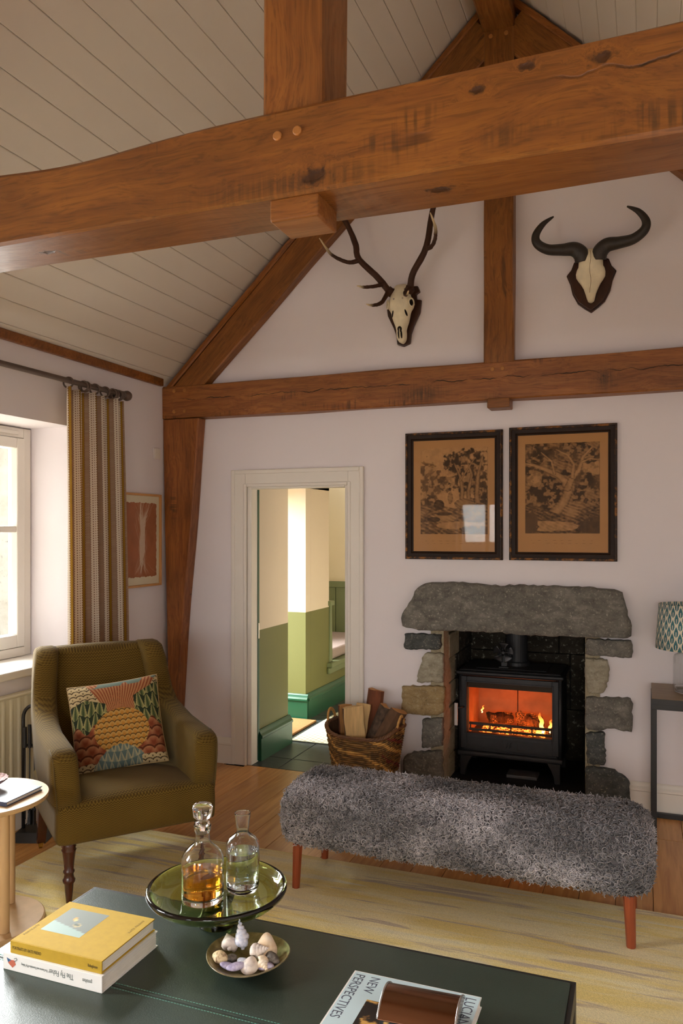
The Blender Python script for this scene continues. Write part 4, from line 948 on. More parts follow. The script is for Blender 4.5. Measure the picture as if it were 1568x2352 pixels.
for k, (nm, lab) in enumerate(tl):
    dx = (-.034, -.011, .012, .035)[k]; cs, sn = math.cos(.35), math.sin(.35); yo = -.022
    o = thing(nm, lab, nm.replace('_', ' '), (-2.80+cs*dx-sn*yo, 3.06+sn*dx+cs*yo, .07), rotz=.35)
    MB().cyl((0, 0, .37), (0, 0, .47+.012*k), .0095, 12).build('handle', BLACK, o, bevel=.0); MB().cyl((0, 0, .06), (0, 0, .37), .0035, 8).build('rod', BLACK, o, smooth=True)
    m = MB()
    if nm == 'poker': m.tube([(0, 0, .06), (0, 0, .02), (0, -.02, .03)], [.004, .004, .001], 6)
    elif nm == 'hearth_brush':
        for q in range(60): m.tube([(random.uniform(-.006, .006), random.uniform(-.01, .01), .065), (random.uniform(-.009, .009), random.uniform(-.02, .02), .0)], .0008, 3)
    elif nm == 'ash_shovel': m.box((-.010, -.006, 0), (.010, -.002, .075)); m.box((-.010, -.03, 0), (-.008, -.006, .07)); m.box((.008, -.03, 0), (.010, -.006, .07))
    else: m.tube([(0, 0, .36), (.008, 0, .30), (.004, 0, .22), (.006, 0, .02)], .003, 6)
    m.build('head', BLACK, o)

# ================================================================ RUG
def rug_mat():
    n = NT('streaked_rug'); x, y, z = n.sep(n.coord())
    a = n.noise(n.comb(n.math('MULTIPLY', x, .8), n.math('MULTIPLY', y, 8.), 0.), 1.5, 4, .6, .3)
    b2 = n.noise(n.comb(n.math('MULTIPLY_ADD', x, 1.1, 9.), n.math('MULTIPLY', y, 13.), 3.), 1.4, 3, .6, .2)
    c = n.mix(n.map(a, .42, .60), lin((240, 224, 176)), lin((234, 208, 128)))
    c = n.mix(n.map(b2, .58, .64), c, lin((200, 178, 150))); c = n.mix(n.map(b2, .40, .34), c, lin((232, 218, 180)))
    fz = n.noise(n.coord(), 260, 2); ff = n.map(fz, .3, .7, .86, 1.1); c = n.mix(1., c, n.comb(ff, ff, ff), 'MULTIPLY')
    n.bump(fz, .003, .7); return n.fin(c, .98, spec=.1, Sheen_Weight=.2)
rug = box('rug', (-2.60, .35, .0008), (1.10, 3.305, .014), rug_mat(), bevel=.006)
tag(rug, 'large yellow and beige streaked wool rug under the coffee table', 'rug')
RZ = .014

# ================================================================ ARMCHAIR
def tweed_mat():
    n = NT('olive_herringbone'); x, y, z = n.sep(n.coord()); nx, ny, nz = n.sep(n.n('ShaderNodeNewGeometry').outputs['Normal'])
    side = n.attr('face_dir', 'Fac')                        # 1 where the cloth runs along the arm
    u = n.math('ADD', x, n.math('MULTIPLY', y, side))
    v = n.math('ADD', z, n.math('ADD', n.math('MULTIPLY', x, n.math('MULTIPLY', side, .6)), n.math('MULTIPLY', n.math('SUBTRACT', 1., side), n.math('MULTIPLY', y, -.9))))
    tri = n.math('PINGPONG', n.math('MULTIPLY', u, 1/.0135), .5)
    st = n.math('FRACT', n.math('ADD', n.math('MULTIPLY', v, 1/.0072), n.math('MULTIPLY', tri, 1.5)))
    f = n.map(n.math('PINGPONG', st, .5), .17, .33)
    c = n.mix(f, lin((74, 55, 21)), lin((108, 86, 34)))
    nz_ = n.noise(n.coord(), 5, 3); ff = n.map(nz_, .3, .7, .9, 1.1); c = n.mix(1., c, n.comb(ff, ff, ff), 'MULTIPLY')
    n.bump(n.math('ADD', f, n.noise(n.coord(), 500, 2)),   .0005, .35); return n.fin(c, .95, spec=.12, Sheen_Weight=.06, Sheen_Roughness=.5)
TWEED = tweed_mat()
def set_dir(o, val):
    a = o.data.attributes.new('face_dir', 'FLOAT', 'POINT'); a.data.foreach_set('value', [val]*len(o.data.vertices))
ch = thing('armchair', 'olive green herringbone armchair with turned mahogany legs beside the window', 'armchair', (-2.205, 2.941, RZ), rotz=math.radians(51))
def rounded(name, lo, hi, r, parent, mat, fn=None, nd=(10, 10, 8), dirv=0., loc=None, rot=None):
    """soft upholstered block: box grid pulled to a rounded-box surface, then shaped by fn"""
    bm = bmesh.new(); bmesh.ops.create_cube(bm, size=2.); bmesh.ops.subdivide_edges(bm, edges=bm.edges[:], cuts=max(nd), use_grid_fill=True)
    lo, hi = Vector(lo), Vector(hi); c = (lo+hi)/2; h = (hi-lo)/2; inn = Vector([max(h[i]-r, 0) for i in range(3)])
    for v in bm.verts:
        p = Vector([v.co[i]*h[i] for i in range(3)]); q = Vector([max(-inn[i], min(inn[i], p[i])) for i in range(3)]); d_ = p-q
        if d_.length > 1e-6:
            m_ = max(abs(d_.x), abs(d_.y), abs(d_.z)); p = q+d_.normalized()*m_ if d_.length > m_ else p
        p = p+c; v.co = Vector(fn(p)) if fn else p
    me = bpy.data.meshes.new(name); bm.to_mesh(me); bm.free(); me.shade_smooth(); me.materials.append(mat); o = put(name, me, parent, loc, rot); set_dir(o, dirv); return o
HW = .330
def seat_fn(p):
    x, y, z = p; f = (z-.235)/.18
    if f > .3: z += .035*f*max(0, 1-(x/.30)**2)*max(0, 1-((y+.05)/.34)**2)
    if y < -.1: y += -.012*math.sin(max(0, min(1, f))*PI)
    return (x, y, z-.02*max(0, (abs(x)/HW))**2*0)
rounded('seat', (-HW, -.345, .235), (HW, .27, .405), .028, ch, TWEED, seat_fn, (16, 16, 16))
def recl(z): return .20*max(0, (z-.36)/.56)**1.15
def back_fn(p):
    x, y, z = p; k = recl(z); y += k+.018*(1-(x/.26)**2)*1.2*math.sin(max(0, min(1, (z-.40)/.5))*PI)*-1*(1 if y < .25 else 0)
    z += .012*(1-(x/.3)**2)*(z > .8); return (x, y, z)
rounded('backrest', (-.255, .20, .36), (.255, .30, .915), .035, ch, TWEED, back_fn, (18, 6, 18))
for s in (-1, 1):
    PR = [(.315, .30), (.335, .45), (.395, .62), (.455, .80), (.49, .90), (.475, .925), (.40, .935), (.335, .92), (.295, .86), (.275, .79), (.245, .72), (.18, .668), (.09, .642), (.0, .625), (-.14, .618), (-.26, .612), (-.315, .60), (-.335, .57), (-.340, .50), (-.340, .385), (-.20, .36), (.1, .33)]
    m = MB(); nP = len(PR); prof = [(.0, .90), (.006, .965), (.022, 1.), (.078, 1.), (.096, .965), (.102, .90)]
    c = Vector((.08, .52)); x_in = HW-.104
    def inset(i, k):     # pull the outline inwards by distance for the rounded edge
        p = Vector(PR[i]); a, b2 = Vector(PR[i-1]), Vector(PR[(i+1) % nP]); t = (b2-a).normalized(); nn = Vector((t.y, -t.x)); return p-nn*k if False else p+Vector((-t.y, t.x))*(-k)
    area2 = sum(PR[i][0]*PR[(i+1) % nP][1]-PR[(i+1) % nP][0]*PR[i][1] for i in range(nP)); sg = 1 if area2 > 0 else -1
    dist = [.022, .007, 0, 0, .009, .026]; lay = [0., .008, .026, .074, .098, .106]
    for q, ly in enumerate(lay):
        for i in range(nP):
            p = Vector(PR[i]); a, b2 = Vector(PR[i-1]), Vector(PR[(i+1) % nP]); t = (b2-a).normalized(); nin = Vector((-t.y, t.x))*sg
            w_ = p+nin*dist[q]; z = w_.y; bow = .018*math.sin(max(0, min(1, (z-.36)/.55))*PI)
            m.v.append((s*(x_in+ly+bow-.04*max(0, (w_.x-.05)/.44)), w_.x, z))
    R = len(lay)
    for q in range(R-1):
        for i in range(nP): m.f.append((q*nP+i, q*nP+(i+1) % nP, (q+1)*nP+(i+1) % nP, (q+1)*nP+i))
    m.f += [tuple(range(nP)), tuple((R-1)*nP+i for i in range(nP))]
    o = m.build('arm', TWEED, ch, smooth=True); bm = bmesh.new(); bm.from_mesh(o.data); bmesh.ops.triangulate(bm, faces=[f for f in bm.faces if len(f.verts) > 4]); bm.to_mesh(o.data); bm.free(); o.data.shade_smooth(); set_dir(o, 1.)
    # piping down the front edge of the arm
    bw_ = lambda z: .018*math.sin(max(0, min(1, (z-.36)/.55))*PI)
    pp, _ = smooth_path([(s*(HW-.007+bw_(z)), y, z) for y, z in ((-.24, .603), (-.302, .590), (-.325, .561), (-.332, .48), (-.332, .37))], [1]*5, 30)
    o = MB().tube(pp, .0035, 6).build('piping', plain('olive_piping', (86, 68, 27), .9), ch, smooth=True)
    TURN = [(.011, 0), (.012, .01), (.016, .05), (.018, .075), (.023, .082), (.025, .092), (.020, .10), (.018, .115), (.022, .122), (.022, .128), (.018, .134), (.021, .165), (.026, .205), (.029, .212), (.024, .218), (.029, .226), (.024, .233), (.027, .25), (.027, .262)]
    MB().lathe(TURN, 20).build('front_leg', MAHOG, ch, loc=(s*.275, -.297, 0), smooth=True)
    m = MB()
    for i in range(9):
        t = i/8; z = .035+.26*t; y = .29-.075*t+.02*(1-t)**2; w_ = .018+.008*t
        for dx, dy in ((-1, -1), (1, -1), (1, 1), (-1, 1)): m.v.append((s*.285+dx*w_, y+dy*w_, z))
    for i in range(8):
        for k in range(4): m.f.append((i*4+k, i*4+(k+1) % 4, (i+1)*4+(k+1) % 4, (i+1)*4+k))
    m.f += [(0, 1, 2, 3), (32, 33, 34, 35)]; rl = m.build('rear_leg', MAHOG, ch, bevel=.003)
    m = MB(); m.tube([(s*.285, .31, .06), (s*.285, .31, .03)], [.016, .014], 12); m.tube([(s*.285-.007, .325, .0135), (s*.285+.007, .325, .0135)], .0135, 14); m.box((s*.285-.010, .312, .012), (s*.285+.010, .326, .034)); m.build('castor', BRASS, rl)
# patterned cushion
def cushion_paint(u, v):
    C = np.zeros(u.shape+(3,)); 
    def sc_(su, sv, uu=u, vv=v):
        r = np.floor(vv*sv); a = uu*su+(r % 2)*.5; fx = a-np.floor(a)-.5; fy = vv*sv-r; return fx, fy
    def put_(mask, col): C[mask] = col[mask] if col.ndim == 3 else col
    def lerp(f, a, b2): f = np.clip(f, 0, 1)[..., None]; return np.array(a)*(1-f)+np.array(b2)*f
    def scales(su, sv, k=1., uu=u, vv=v, Rr=.62):
        r = np.floor(vv*sv); a = uu*su+(r % 2)*.5; fx = a-np.floor(a)-.5; fy = vv*sv-r; fx2 = (a+.5)-np.floor(a+.5)-.5
        d1 = np.hypot(fx, fy*k); d2 = np.hypot(fx2, np.abs(fy-1)*k); return np.where(d1 < Rr, d1, d2*.9), np.abs(d1-Rr) < .075, np.where(d1 < Rr, fx, fx2), np.where(d1 < Rr, fy, fy-1)
    DK = np.array((92, 70, 44))
    dd, ol, sx_, sy_ = scales(12, 17, .78); cream = lerp(dd*1.6-.1, (206, 180, 132), (222, 198, 150)); cream = np.where(ol[..., None], np.array((74, 56, 36)), cream); cream = np.where(((np.abs(sx_) < .07) & (sy_ < .3) & (sy_ > 0))[..., None], np.array((84, 64, 40)), cream); C[:] = cream
    ang = np.arctan2(u-.55, v-.38); rr = np.hypot(u-.55, v-.38); ray = np.abs(((ang*17+.6*np.sin(rr*9)) % 1)-.5); fan = lerp((ray-.1)*5, (196, 150, 98), (176, 96, 60)); fan = np.where((ray > .44)[..., None], np.array((110, 62, 38)), fan)
    mk = (np.abs(ang) < .62-.1*(u < .5)) & (v > .55); put_(mk, fan); mk = mk & (v > .93) & (fbm(u, v, 8, 2, 3) > .5); put_(mk, np.broadcast_to(np.array((120, 134, 120)), C.shape))
    lu = u+.10*(v-.6)*np.sign(u-.5)
    fx, fy = sc_(11, 6.5, lu, v+.02*np.sin(u*40)); leaf = np.abs(fx)*1.0/(.10+.42*np.clip(1-fy, 0, 1)**.8*np.clip(fy*4+.3, 0, 1)); ser = .12*np.abs(((fy*5) % 1)-.5)
    gr_ = lerp((leaf+ser)*1.15-.1, (62, 78, 46), (186, 174, 112)); gr_ = np.where((leaf > 1.1)[..., None], np.array((48, 58, 40)), gr_)
    mkL = ((u < .40) & (v > .36) & (v < .80-.35*np.abs(u-.18))) ; mkR = ((u > .70) & (v > .40) & (v < .92-.5*(1-u))); put_((mkL | mkR), gr_)
    dd, ol, sx_, sy_ = scales(7.5, 9.5, .8); pet = .10*np.abs(np.cos(np.arctan2(sx_, sy_+.25)*4.5)); ru = lerp((dd+pet)*1.9-.35, (146, 72, 44), (204, 148, 102)); ru = np.where(ol[..., None], np.array((104, 52, 32)), ru)
    mk = (v < .46+.05*np.sin(u*30)) & (v > .08) & ((u < .36) | (u > .62)); put_(mk, ru)
    dd, ol, sx_, sy_ = scales(17, 17, .72); ye = lerp(dd*2.3-.35, (204, 138, 54), (216, 176, 106)); ye = np.where(ol[..., None], np.array((110, 80, 38)), ye)
    put_(((u-.54)/.30)**2+((v-.40)/.25)**2 < 1, ye)
    fx, fy = sc_(14, 9, u, v+.05*np.cos((u-.5)*7)); leaf = np.abs(fx)/(.04+.5*np.clip(1-fy, 0, 1)); bl_ = lerp(leaf*1.1, (120, 138, 132), (206, 190, 146)); bl_ = np.where((leaf > 1.)[..., None], np.array((104, 124, 120)), bl_)
    put_(v < .245-1.2*(u-.5)**2*2+.03*np.abs(((u*14) % 1)-.5), bl_)
    cm = (v < .10-.0*u) & ((u < .2) | (u > .72)); put_(cm, cream)
    return np.clip(C*.84, 0, 255)
CUSH = vcol('cushion_print', .9, .15, .0006, 600)
S = .40
def cush_pos(side):
    def f(u, v):
        a, b2 = 2*u-1, 2*v-1; pin = 1-.05*(1-a*a)*0; x = a*S/2*(1-.045*(1-b2*b2)**1.0*abs(a)**2); y = b2*S/2*(1-.045*(1-a*a)*abs(b2)**2)
        t = max(0, (1-a**4))*max(0, (1-b2**4)); return (x, -side*.062*t**.55-side*.001, y+S/2)
    return f
cu_o = painted('scatter_cushion', 230, 230, cush_pos(1), cushion_paint, CUSH)
mb = MB().grid(30, 30, cush_pos(-1)); mb.build('back_cover', plain('cushion_back', (150, 120, 80), .9), cu_o, smooth=True)
seam = [(cush_pos(1)(*q)[0], 0, cush_pos(1)(*q)[2]) for q in [(i/20, 0) for i in range(20)]+[(1, i/20) for i in range(20)]+[(1-i/20, 1) for i in range(20)]+[(0, 1-i/20) for i in range(20)]]
MB().tube(seam, .003, 6, closed=True).build('seam', plain('cushion_seam', (170, 142, 96), .9), cu_o, smooth=True)
tag(cu_o, 'square cushion with foliage and scale pattern leaning in the green armchair', 'cushion')
R0 = Matrix.Rotation(math.radians(51-14), 4, 'Z') @ Matrix.Rotation(math.radians(-24), 4, 'X') @ Matrix.Rotation(math.radians(-6.5), 4, 'Y')
cpos_l = Vector((.0, -.060, .428))
cw_ = Matrix.Translation(ch.location) @ Matrix.Rotation(math.radians(51), 4, 'Z') @ cpos_l
cu_o.matrix_basis = Matrix.Translation(cw_) @ R0

# ================================================================ SHEEPSKIN BENCH
bn = thing('sheepskin_bench', 'long footstool covered in curly grey sheepskin on slim wooden legs', 'bench', (-.70, 3.145, RZ+.0006))
BX_, BY_, BZ0, BZ1 = .735, .215, .165, .425
def bfn(p):
    x, y, z = p; z += .012*(1-(y/BY_)**2)*(z > .3); return (x, y, z)
core = rounded('upholstered_body', (-BX_+.012, -BY_+.012, BZ0+.01), (BX_-.012, BY_-.012, BZ1-.012), .085, bn, plain('sheepskin_hide_shade', (92, 88, 91), .95, .2, 8), bfn, (22, 22, 22))  # shade of the gaps between curls is put into the hide colour
for sx_ in (-1, 1):
    for sy_ in (-1, 1):
        lt = MB().tube([(sx_*.655, sy_*.158, .0), (sx_*.648, sy_*.155, .185)], [.0165, .0215], 8); lt.build('leg', TEAK, bn, bevel=.001)
def make_curls():
    protos = []
    for k in range(14):
        r0 = random.uniform(.0055, .0105); turns = random.uniform(1.0, 2.1); hgt = random.uniform(.010, .024); n = 12; ph = random.random()*6.28; til = random.uniform(.2, 1.1)
        P = []
        for i in range(n):
            t = i/(n-1); a = ph+turns*2*PI*t; r = r0*(.35+.65*math.sin(PI*min(1, t*1.15+.12)))
            q = Vector((r*math.cos(a), r*math.sin(a), hgt*t-.003)); q = Matrix.Rotation(til*t, 3, 'X') @ q; P.append(q)
        m = MB().tube(P, [.0029*(1-.62*i/(n-1)) for i in range(n)], 3, cap=False); protos.append((np.array(m.v, np.float32), np.array(m.f, np.int32)))
    pts = []; nor = []; me = core.data; me.calc_loop_triangles(); V = np.array([v.co for v in me.vertices]); N = np.array([v.normal for v in me.vertices])
    tri = np.array([t.vertices for t in me.loop_triangles]); A = V[tri]; ar_ = np.linalg.norm(np.cross(A[:, 1]-A[:, 0], A[:, 2]-A[:, 0]), axis=1)/2
    nt = 31000; ix = rng.choice(len(tri), nt, p=ar_/ar_.sum()); r1 = np.sqrt(rng.random(nt)); r2 = rng.random(nt); bc = np.stack([1-r1, r1*(1-r2), r1*r2], 1)
    P = (V[tri[ix]]*bc[..., None]).sum(1); Nn = (N[tri[ix]]*bc[..., None]).sum(1); Nn /= np.linalg.norm(Nn, axis=1)[:, None]
    keep = ~((Nn[:, 2] < -.75) & (rng.random(nt) < .8)); P, Nn = P[keep], Nn[keep]
    ga, gb = grid_noise(9, 50), grid_noise(23, 51)
    vs = []; fs = []; cs = []; k = 0
    for p, n_ in zip(P, Nn):
        pv, pf = protos[random.randrange(14)]; z = Vector(n_)+Vector((random.uniform(-.35, .35), random.uniform(-.35, .35), random.uniform(-.5, .1))); z.normalize()
        x = z.orthogonal().normalized(); x = Matrix.Rotation(random.random()*6.28, 3, z) @ x; y = z.cross(x); s = random.uniform(.75, 1.25)
        R = np.array([x, y, z])*s; w_ = pv @ R + p; vs.append(w_); fs.append(pf+k); k += len(pv)
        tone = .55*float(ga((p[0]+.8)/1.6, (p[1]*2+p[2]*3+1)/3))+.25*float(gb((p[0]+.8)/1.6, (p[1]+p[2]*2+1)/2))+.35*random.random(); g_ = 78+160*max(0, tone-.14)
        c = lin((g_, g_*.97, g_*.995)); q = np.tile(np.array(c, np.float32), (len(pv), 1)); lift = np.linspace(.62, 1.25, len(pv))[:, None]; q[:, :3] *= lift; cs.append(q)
    V_ = np.concatenate(vs); F = np.concatenate(fs); me2 = bpy.data.meshes.new('sheepskin_curls'); me2.vertices.add(len(V_)); me2.vertices.foreach_set('co', V_.ravel())
    me2.loops.add(F.size); me2.loops.foreach_set('vertex_index', F.ravel()); me2.polygons.add(len(F)); me2.polygons.foreach_set('loop_start', np.arange(0, F.size, 4)); me2.update(calc_edges=True)
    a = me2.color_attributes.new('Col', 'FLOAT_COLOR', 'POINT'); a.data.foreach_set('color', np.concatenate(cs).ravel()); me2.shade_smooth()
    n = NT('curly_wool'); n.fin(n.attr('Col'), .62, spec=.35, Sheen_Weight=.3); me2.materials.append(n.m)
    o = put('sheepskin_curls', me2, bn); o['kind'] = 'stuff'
make_curls()

# ================================================================ COFFEE TABLE
LEATH = plain('green_leather', (50, 62, 54), .36, .12, 5, .0007, 420, spec=.5)
tb = thing('coffee_table', 'low coffee table topped in dark green stitched leather on a black frame', 'coffee table', (-.857, 1.535, RZ)); TZ = .42-RZ
tw, td = .692, .415
for y0, y1 in ((-td, .012), (.0125, td)): box('leather_panel', (-tw, y0, TZ-.04), (tw, y1-.0003, TZ), LEATH, tb, bevel=.004, seg=3)
ST = plain('stitch_thread', (96, 150, 134), .8)
for yy in (.0035, .0215):
    m = MB()
    for k in range(175):
        x = -tw+.008+k*.0079; m.box((x, yy-.0007, TZ-.0002), (x+.0052, yy+.0007, TZ+.0007))
    o = m.build('stitching', ST, tb); o['kind'] = 'stuff'
m = MB(); e = .012
for (a, c) in (((-tw-e, -td-e), (tw+e, -td)), ((-tw-e, td), (tw+e, td+e)), ((-tw-e, -td), (-tw, td)), ((tw, -td), (tw+e, td))): m.box((a[0], a[1], TZ-.045), (c[0], c[1], TZ-.003))
m.build('metal_edge', BLACK, tb, bevel=.0015)
for sx_ in (-1, 1):
    for sy_ in (-1, 1): box('leg', (min(sx_*(tw+e), sx_*(tw-.03)), min(sy_*(td+e), sy_*(td-.03)), 0), (max(sx_*(tw+e), sx_*(tw-.03)), max(sy_*(td+e), sy_*(td-.03)), TZ-.045), BLACK, tb, bevel=.002)
    box('foot_rail', (min(sx_*(tw+e), sx_*(tw-.02)), -td+.031, .0), (max(sx_*(tw+e), sx_*(tw-.02)), td-.031, .02), BLACK, tb, bevel=.002)
TT = .42+.0002
# ---- books
def text_on(body, size, mat, parent, origin, right, up, **k):
    r = Vector(right).normalized(); u_ = Vector(up).normalized(); n_ = r.cross(u_)
    return text(body, size, mat, parent, Matrix.Translation(origin) @ Matrix((r, u_, n_)).transposed().to_4x4(), **k)
def book(name, label, loc, rz, L, D, Hh, cover, spine_h=None, t=.003, pages=PAPER, group=None):
    """spine along local x on the -y side, text block of separate-looking leaves"""
    o = thing(name, label, 'book', loc, rz, group)
    box('back_cover', (-L/2, 0, 0), (L/2, D, t), cover, o, bevel=.0008); box('front_cover', (-L/2, 0, Hh-t), (L/2, D, Hh), cover, o, bevel=.0008)
    box('spine', (-L/2, -.0035, 0), (L/2, -.0001, Hh), cover, o, bevel=.0012)
    m = MB(); nl = 14; h = (Hh-2*t-.0004)/nl
    for k in range(nl): i_ = .003+.0006*(k % 2)+random.uniform(0, .0004); m.box((-L/2+i_, .002, t+.0002+k*h), (L/2-i_, D-i_, t+.0002+(k+1)*h))
    m.build('page_block', pages, o); return o
YEL = plain('mustard_cloth', (186, 150, 36), .8, .05, 60, .0004, 500); WHT = plain('white_cover', (236, 233, 228), .45, .02, 10)
INK = plain('dark_ink', (60, 54, 34), .8); INKG = plain('grey_ink', (92, 104, 100), .7)
bw = book('white_book', 'thick white hardback lying flat under the mustard yellow book', (-1.328, 1.512, TT), 0, .296, .222, .040, WHT)
zz = .0405
text_on('The Fly Fisher', .019, INKG, bw, (.066, -.0037, .0275), (-1, 0, 0), (0, 0, -1), sx=.68); text_on('The Essence and Essentials of Fly Fishing', .0085, INKG, bw, (-.010, -.0037, .0240), (-1, 0, 0), (0, 0, -1), sx=.58); text_on('gestalten', .013, INKG, bw, (.120, -.0037, .025), (-1, 0, 0), (0, 0, -1), sx=.6)
m = MB().prism([(-.132, .018), (-.118, .008), (-.108, .017), (-.112, .027), (-.124, .026)], -.0039, -.0034); m.build('fly_emblem', plain('fly_red', (196, 104, 78), .7), bw)
m = MB().prism([(-.132, .019), (-.136, .030), (-.122, .026)], -.0040, -.0034); m.build('fly_wing', plain('fly_blue', (70, 100, 140), .7), bw)
MB().tube([(-.112, -.0038, .024), (-.104, -.0038, .030), (-.106, -.0038, .034), (-.113, -.0038, .031)], .0007, 5).build('fly_hook', INKG, bw)
by_ = book('yellow_book', 'mustard yellow hardback with a small still life plate on top of the stack', (-1.322, 1.518, TT+.0402), math.radians(.5), .272, .214, .030, YEL)
def still(u, v):
    c = np.zeros(u.shape+(3,)); c[:] = np.array((124, 130, 122))-30*(u-.5)[..., None]*0+14*(v[..., None]-.5); c[v+.25*u < .42] = (150, 172, 164)
    for (a, b2, rx, ry, k) in ((.62, .40, .10, .07, (176, 160, 120)), (.60, .42, .07, .04, (90, 96, 84)), (.40, .62, .05, .06, (216, 160, 80)), (.44, .58, .04, .05, (226, 190, 120))): c[((u-a)/rx)**2+((v-b2)/ry)**2 < 1] = k
    return c
painted('cover_plate', 40, 30, lambda u, v: (-.105+.12*u, .066+.12*v, .0302), still, vcol('still_life_print', .5), by_)
text_on('PORTRAITS BY KATE FRIEND', .0105, INK, by_, (-.129, -.0037, .011), (1, 0, 0), (0, 0, 1), spacing=1.05, sx=.62); text_on('Ridinghouse', .0105, INK, by_, (.096, -.0037, .011), (1, 0, 0), (0, 0, 1), sx=.55)
text_on('KATE FRIEND', .0095, plain('gold_ink', (138, 112, 34), .7), by_, (.118, .128, .0302), (0, 1, 0), (-1, 0, 0), spacing=1.2); text_on('PORTRAITS', .0095, MATS['gold_ink'], by_, (-.122, .03, .0302), (0, 1, 0), (-1, 0, 0), spacing=1.15)
# ---- third book with box on it
gb_ = book('green_book', 'green edged hardback lying under the pale blue art book', (-.483, 1.478, TT), 0, .285, .235, .018, plain('leaf_green_cover', (92, 150, 62), .5))
lb = book('art_book', 'pale blue art monograph with serif title under the bronze domed box', (-.488, 1.463, TT+.0182), 0, .300, .28, .024, WHT)
SKY_C = plain('pale_blue_print', (196, 216, 222), .5, .04, 5)
box('cover_print', (-.146, .004, .0238), (.1485, .277, .0243), SKY_C, lb)
INKB = plain('title_ink', (78, 82, 98), .7)
# title runs down the cover towards the reader
text_on('NEW', .033, INKB, lb, (-.104, .268, .02432), (0, -1, 0), (1, 0, 0), sx=.85); text_on('PERSPECTIVES', .033, INKB, lb, (-.141, .268, .02432), (0, -1, 0), (1, 0, 0), sx=.85); text_on('LUCIAN', .034, INKB, lb, (.118, .268, .02432), (0, -1, 0), (1, 0, 0), sx=.85); text_on('FREUD', .034, INKB, lb, (.088, .262, .02432), (0, -1, 0), (1, 0, 0))
def darkart(u, v):
    f = fbm(u, v, 6, 4, 77); c = np.zeros(u.shape+(3,)); c[:] = (40, 32, 26); c[f > .55] = (120, 86, 48); c[f > .62] = (206, 158, 84); return c
painted('cover_plate', 40, 40, lambda u, v: (-.085+.13*u, .06+.12*v, .02445), darkart, vcol('dark_cover_print', .5), lb)
bxo = thing('domed_box', 'small bronze box with curved lid standing on the art book', 'box', (-.437, 1.602, TT+.0428), math.radians(3))
w2, d2 = .076, .060
painted('front_panel', 40, 14, lambda u, v: (-w2+.004+(2*w2-.008)*u, -d2-.0006, .003+.026*v), lambda u, v: np.where((fbm(u*2, v, 8, 3, 88) > .54)[..., None], np.array((206, 160, 84)), np.array((30, 28, 30))), vcol('lacquer_print', .25, .6), bxo)
box('box_body', (-w2, -d2, 0), (w2, d2, .032), plain('black_lacquer', (26, 24, 26), .2, .05, 8), bxo, bevel=.002)
m = MB(); NA = 18
lid = [(-d2-.004+(2*d2+.008)*i/NA, .033+.030*math.sin(PI*i/NA)**.8) for i in range(NA+1)]
m.prism([(y, z) for y, z in lid]+[(d2+.004, .031), (-d2-.004, .031)], -w2-.004, w2+.004, 'x')
m.build('lid', plain('bronze_tin', (150, 112, 88), .22, .1, 14, metal=1., stretch=(.4, 4, 4)), bxo, bevel=.002)
for s in (-1, 1): MB().tube([(s*(w2+.004), y, z+.0005) for y, z in lid], .0022, 6).build('lid_rim', CHROME, bxo, smooth=True)

# ---- glass platter, decanters
PX, PY = -1.098, 1.896; PZ = TT
GGREEN = glass('olive_glass', (.54, .64, .25), 0., 1.48)
pl = thing('glass_platter', 'round olive green glass platter with a dark rolled rim on the coffee table', 'platter', (PX, PY, PZ))

MB().lathe([(r*.955, z+.047) for r, z in [(.0004, .030), (.13, .0305), (.168, .034), (.183, .044), (.190, .056), (.1955, .059), (.2005, .056), (.2015, .049), (.197, .040), (.185, .029), (.165, .022), (.12, .0195), (.0004, .019)]], 72, closed=False).build('dish', GGREEN, pl, smooth=True)
MB().lathe([(.0004, 0), (.052, 0), (.054, .003), (.045, .015), (.040, .045), (.047, .0655), (.0004, .0655)], 40).build('foot', glass('dark_olive_glass', (.10, .13, .03)), pl, smooth=True)
CLEAR = glass('clear_glass', (.98, .99, 1.), 0., 1.46)
def decanter(name, label, cat, loc, outer, inner, liq_z, liq_mat, liquid):
    o = thing(name, label, cat, loc)
    (ra, za), (rb, zb) = outer[-2], outer[-1]; (rc, zc_), (rd, zd) = inner[-2], inner[-1]      # a rounded lip keeps the rim clean
    lip = [(ra+(rb-ra)*.9, za+(zb-za)*.9), (rb, zb), (rb-.0003, zb+.0006), ((rb+rd)/2, zb+.0009), (rd+.0003, zb+.0006), (rd, zd), (rc+(rd-rc)*.9, zc_+(zd-zc_)*.9)]
    MB().lathe(outer[:-1]+lip+inner[:-1][::-1], 56).build('glass_body', CLEAR, o, smooth=True)
    lp = []
    for (r, z) in inner:
        if z <= liq_z: lp.append((max(r-.0005, .0004), z+.0004))
    # radius where the surface meets the glass
    for (r0, z0), (r1, z1) in zip(inner, inner[1:]):
        if z0 <= liq_z < z1: lp.append((r0+(r1-r0)*(liq_z-z0)/(z1-z0)-.0005, liq_z))
    lp.append((.0004, liq_z)); MB().lathe(lp, 56).build(liquid, liq_mat, o, smooth=False)
    return o
WHISKY = glass('whisky', (.95, .42, .04), 0., 1.36); WATER = glass('water', (.82, .94, 1.), 0., 1.33)
ZD = PZ+.0777
out1 = [(.0004, 0), (.050, 0), (.0555, .004), (.057, .015), (.057, .125), (.0555, .140), (.048, .157), (.034, .172), (.024, .182), (.0195, .192), (.0185, .212), (.020, .218), (.0225, .224), (.0235, .238)]
inn1 = [(.0004, .016), (.046, .017), (.0515, .022), (.053, .03), (.053, .122), (.0515, .137), (.045, .153), (.032, .168), (.0215, .179), (.016, .191), (.0155, .212), (.017, .222), (.0185, .238)]
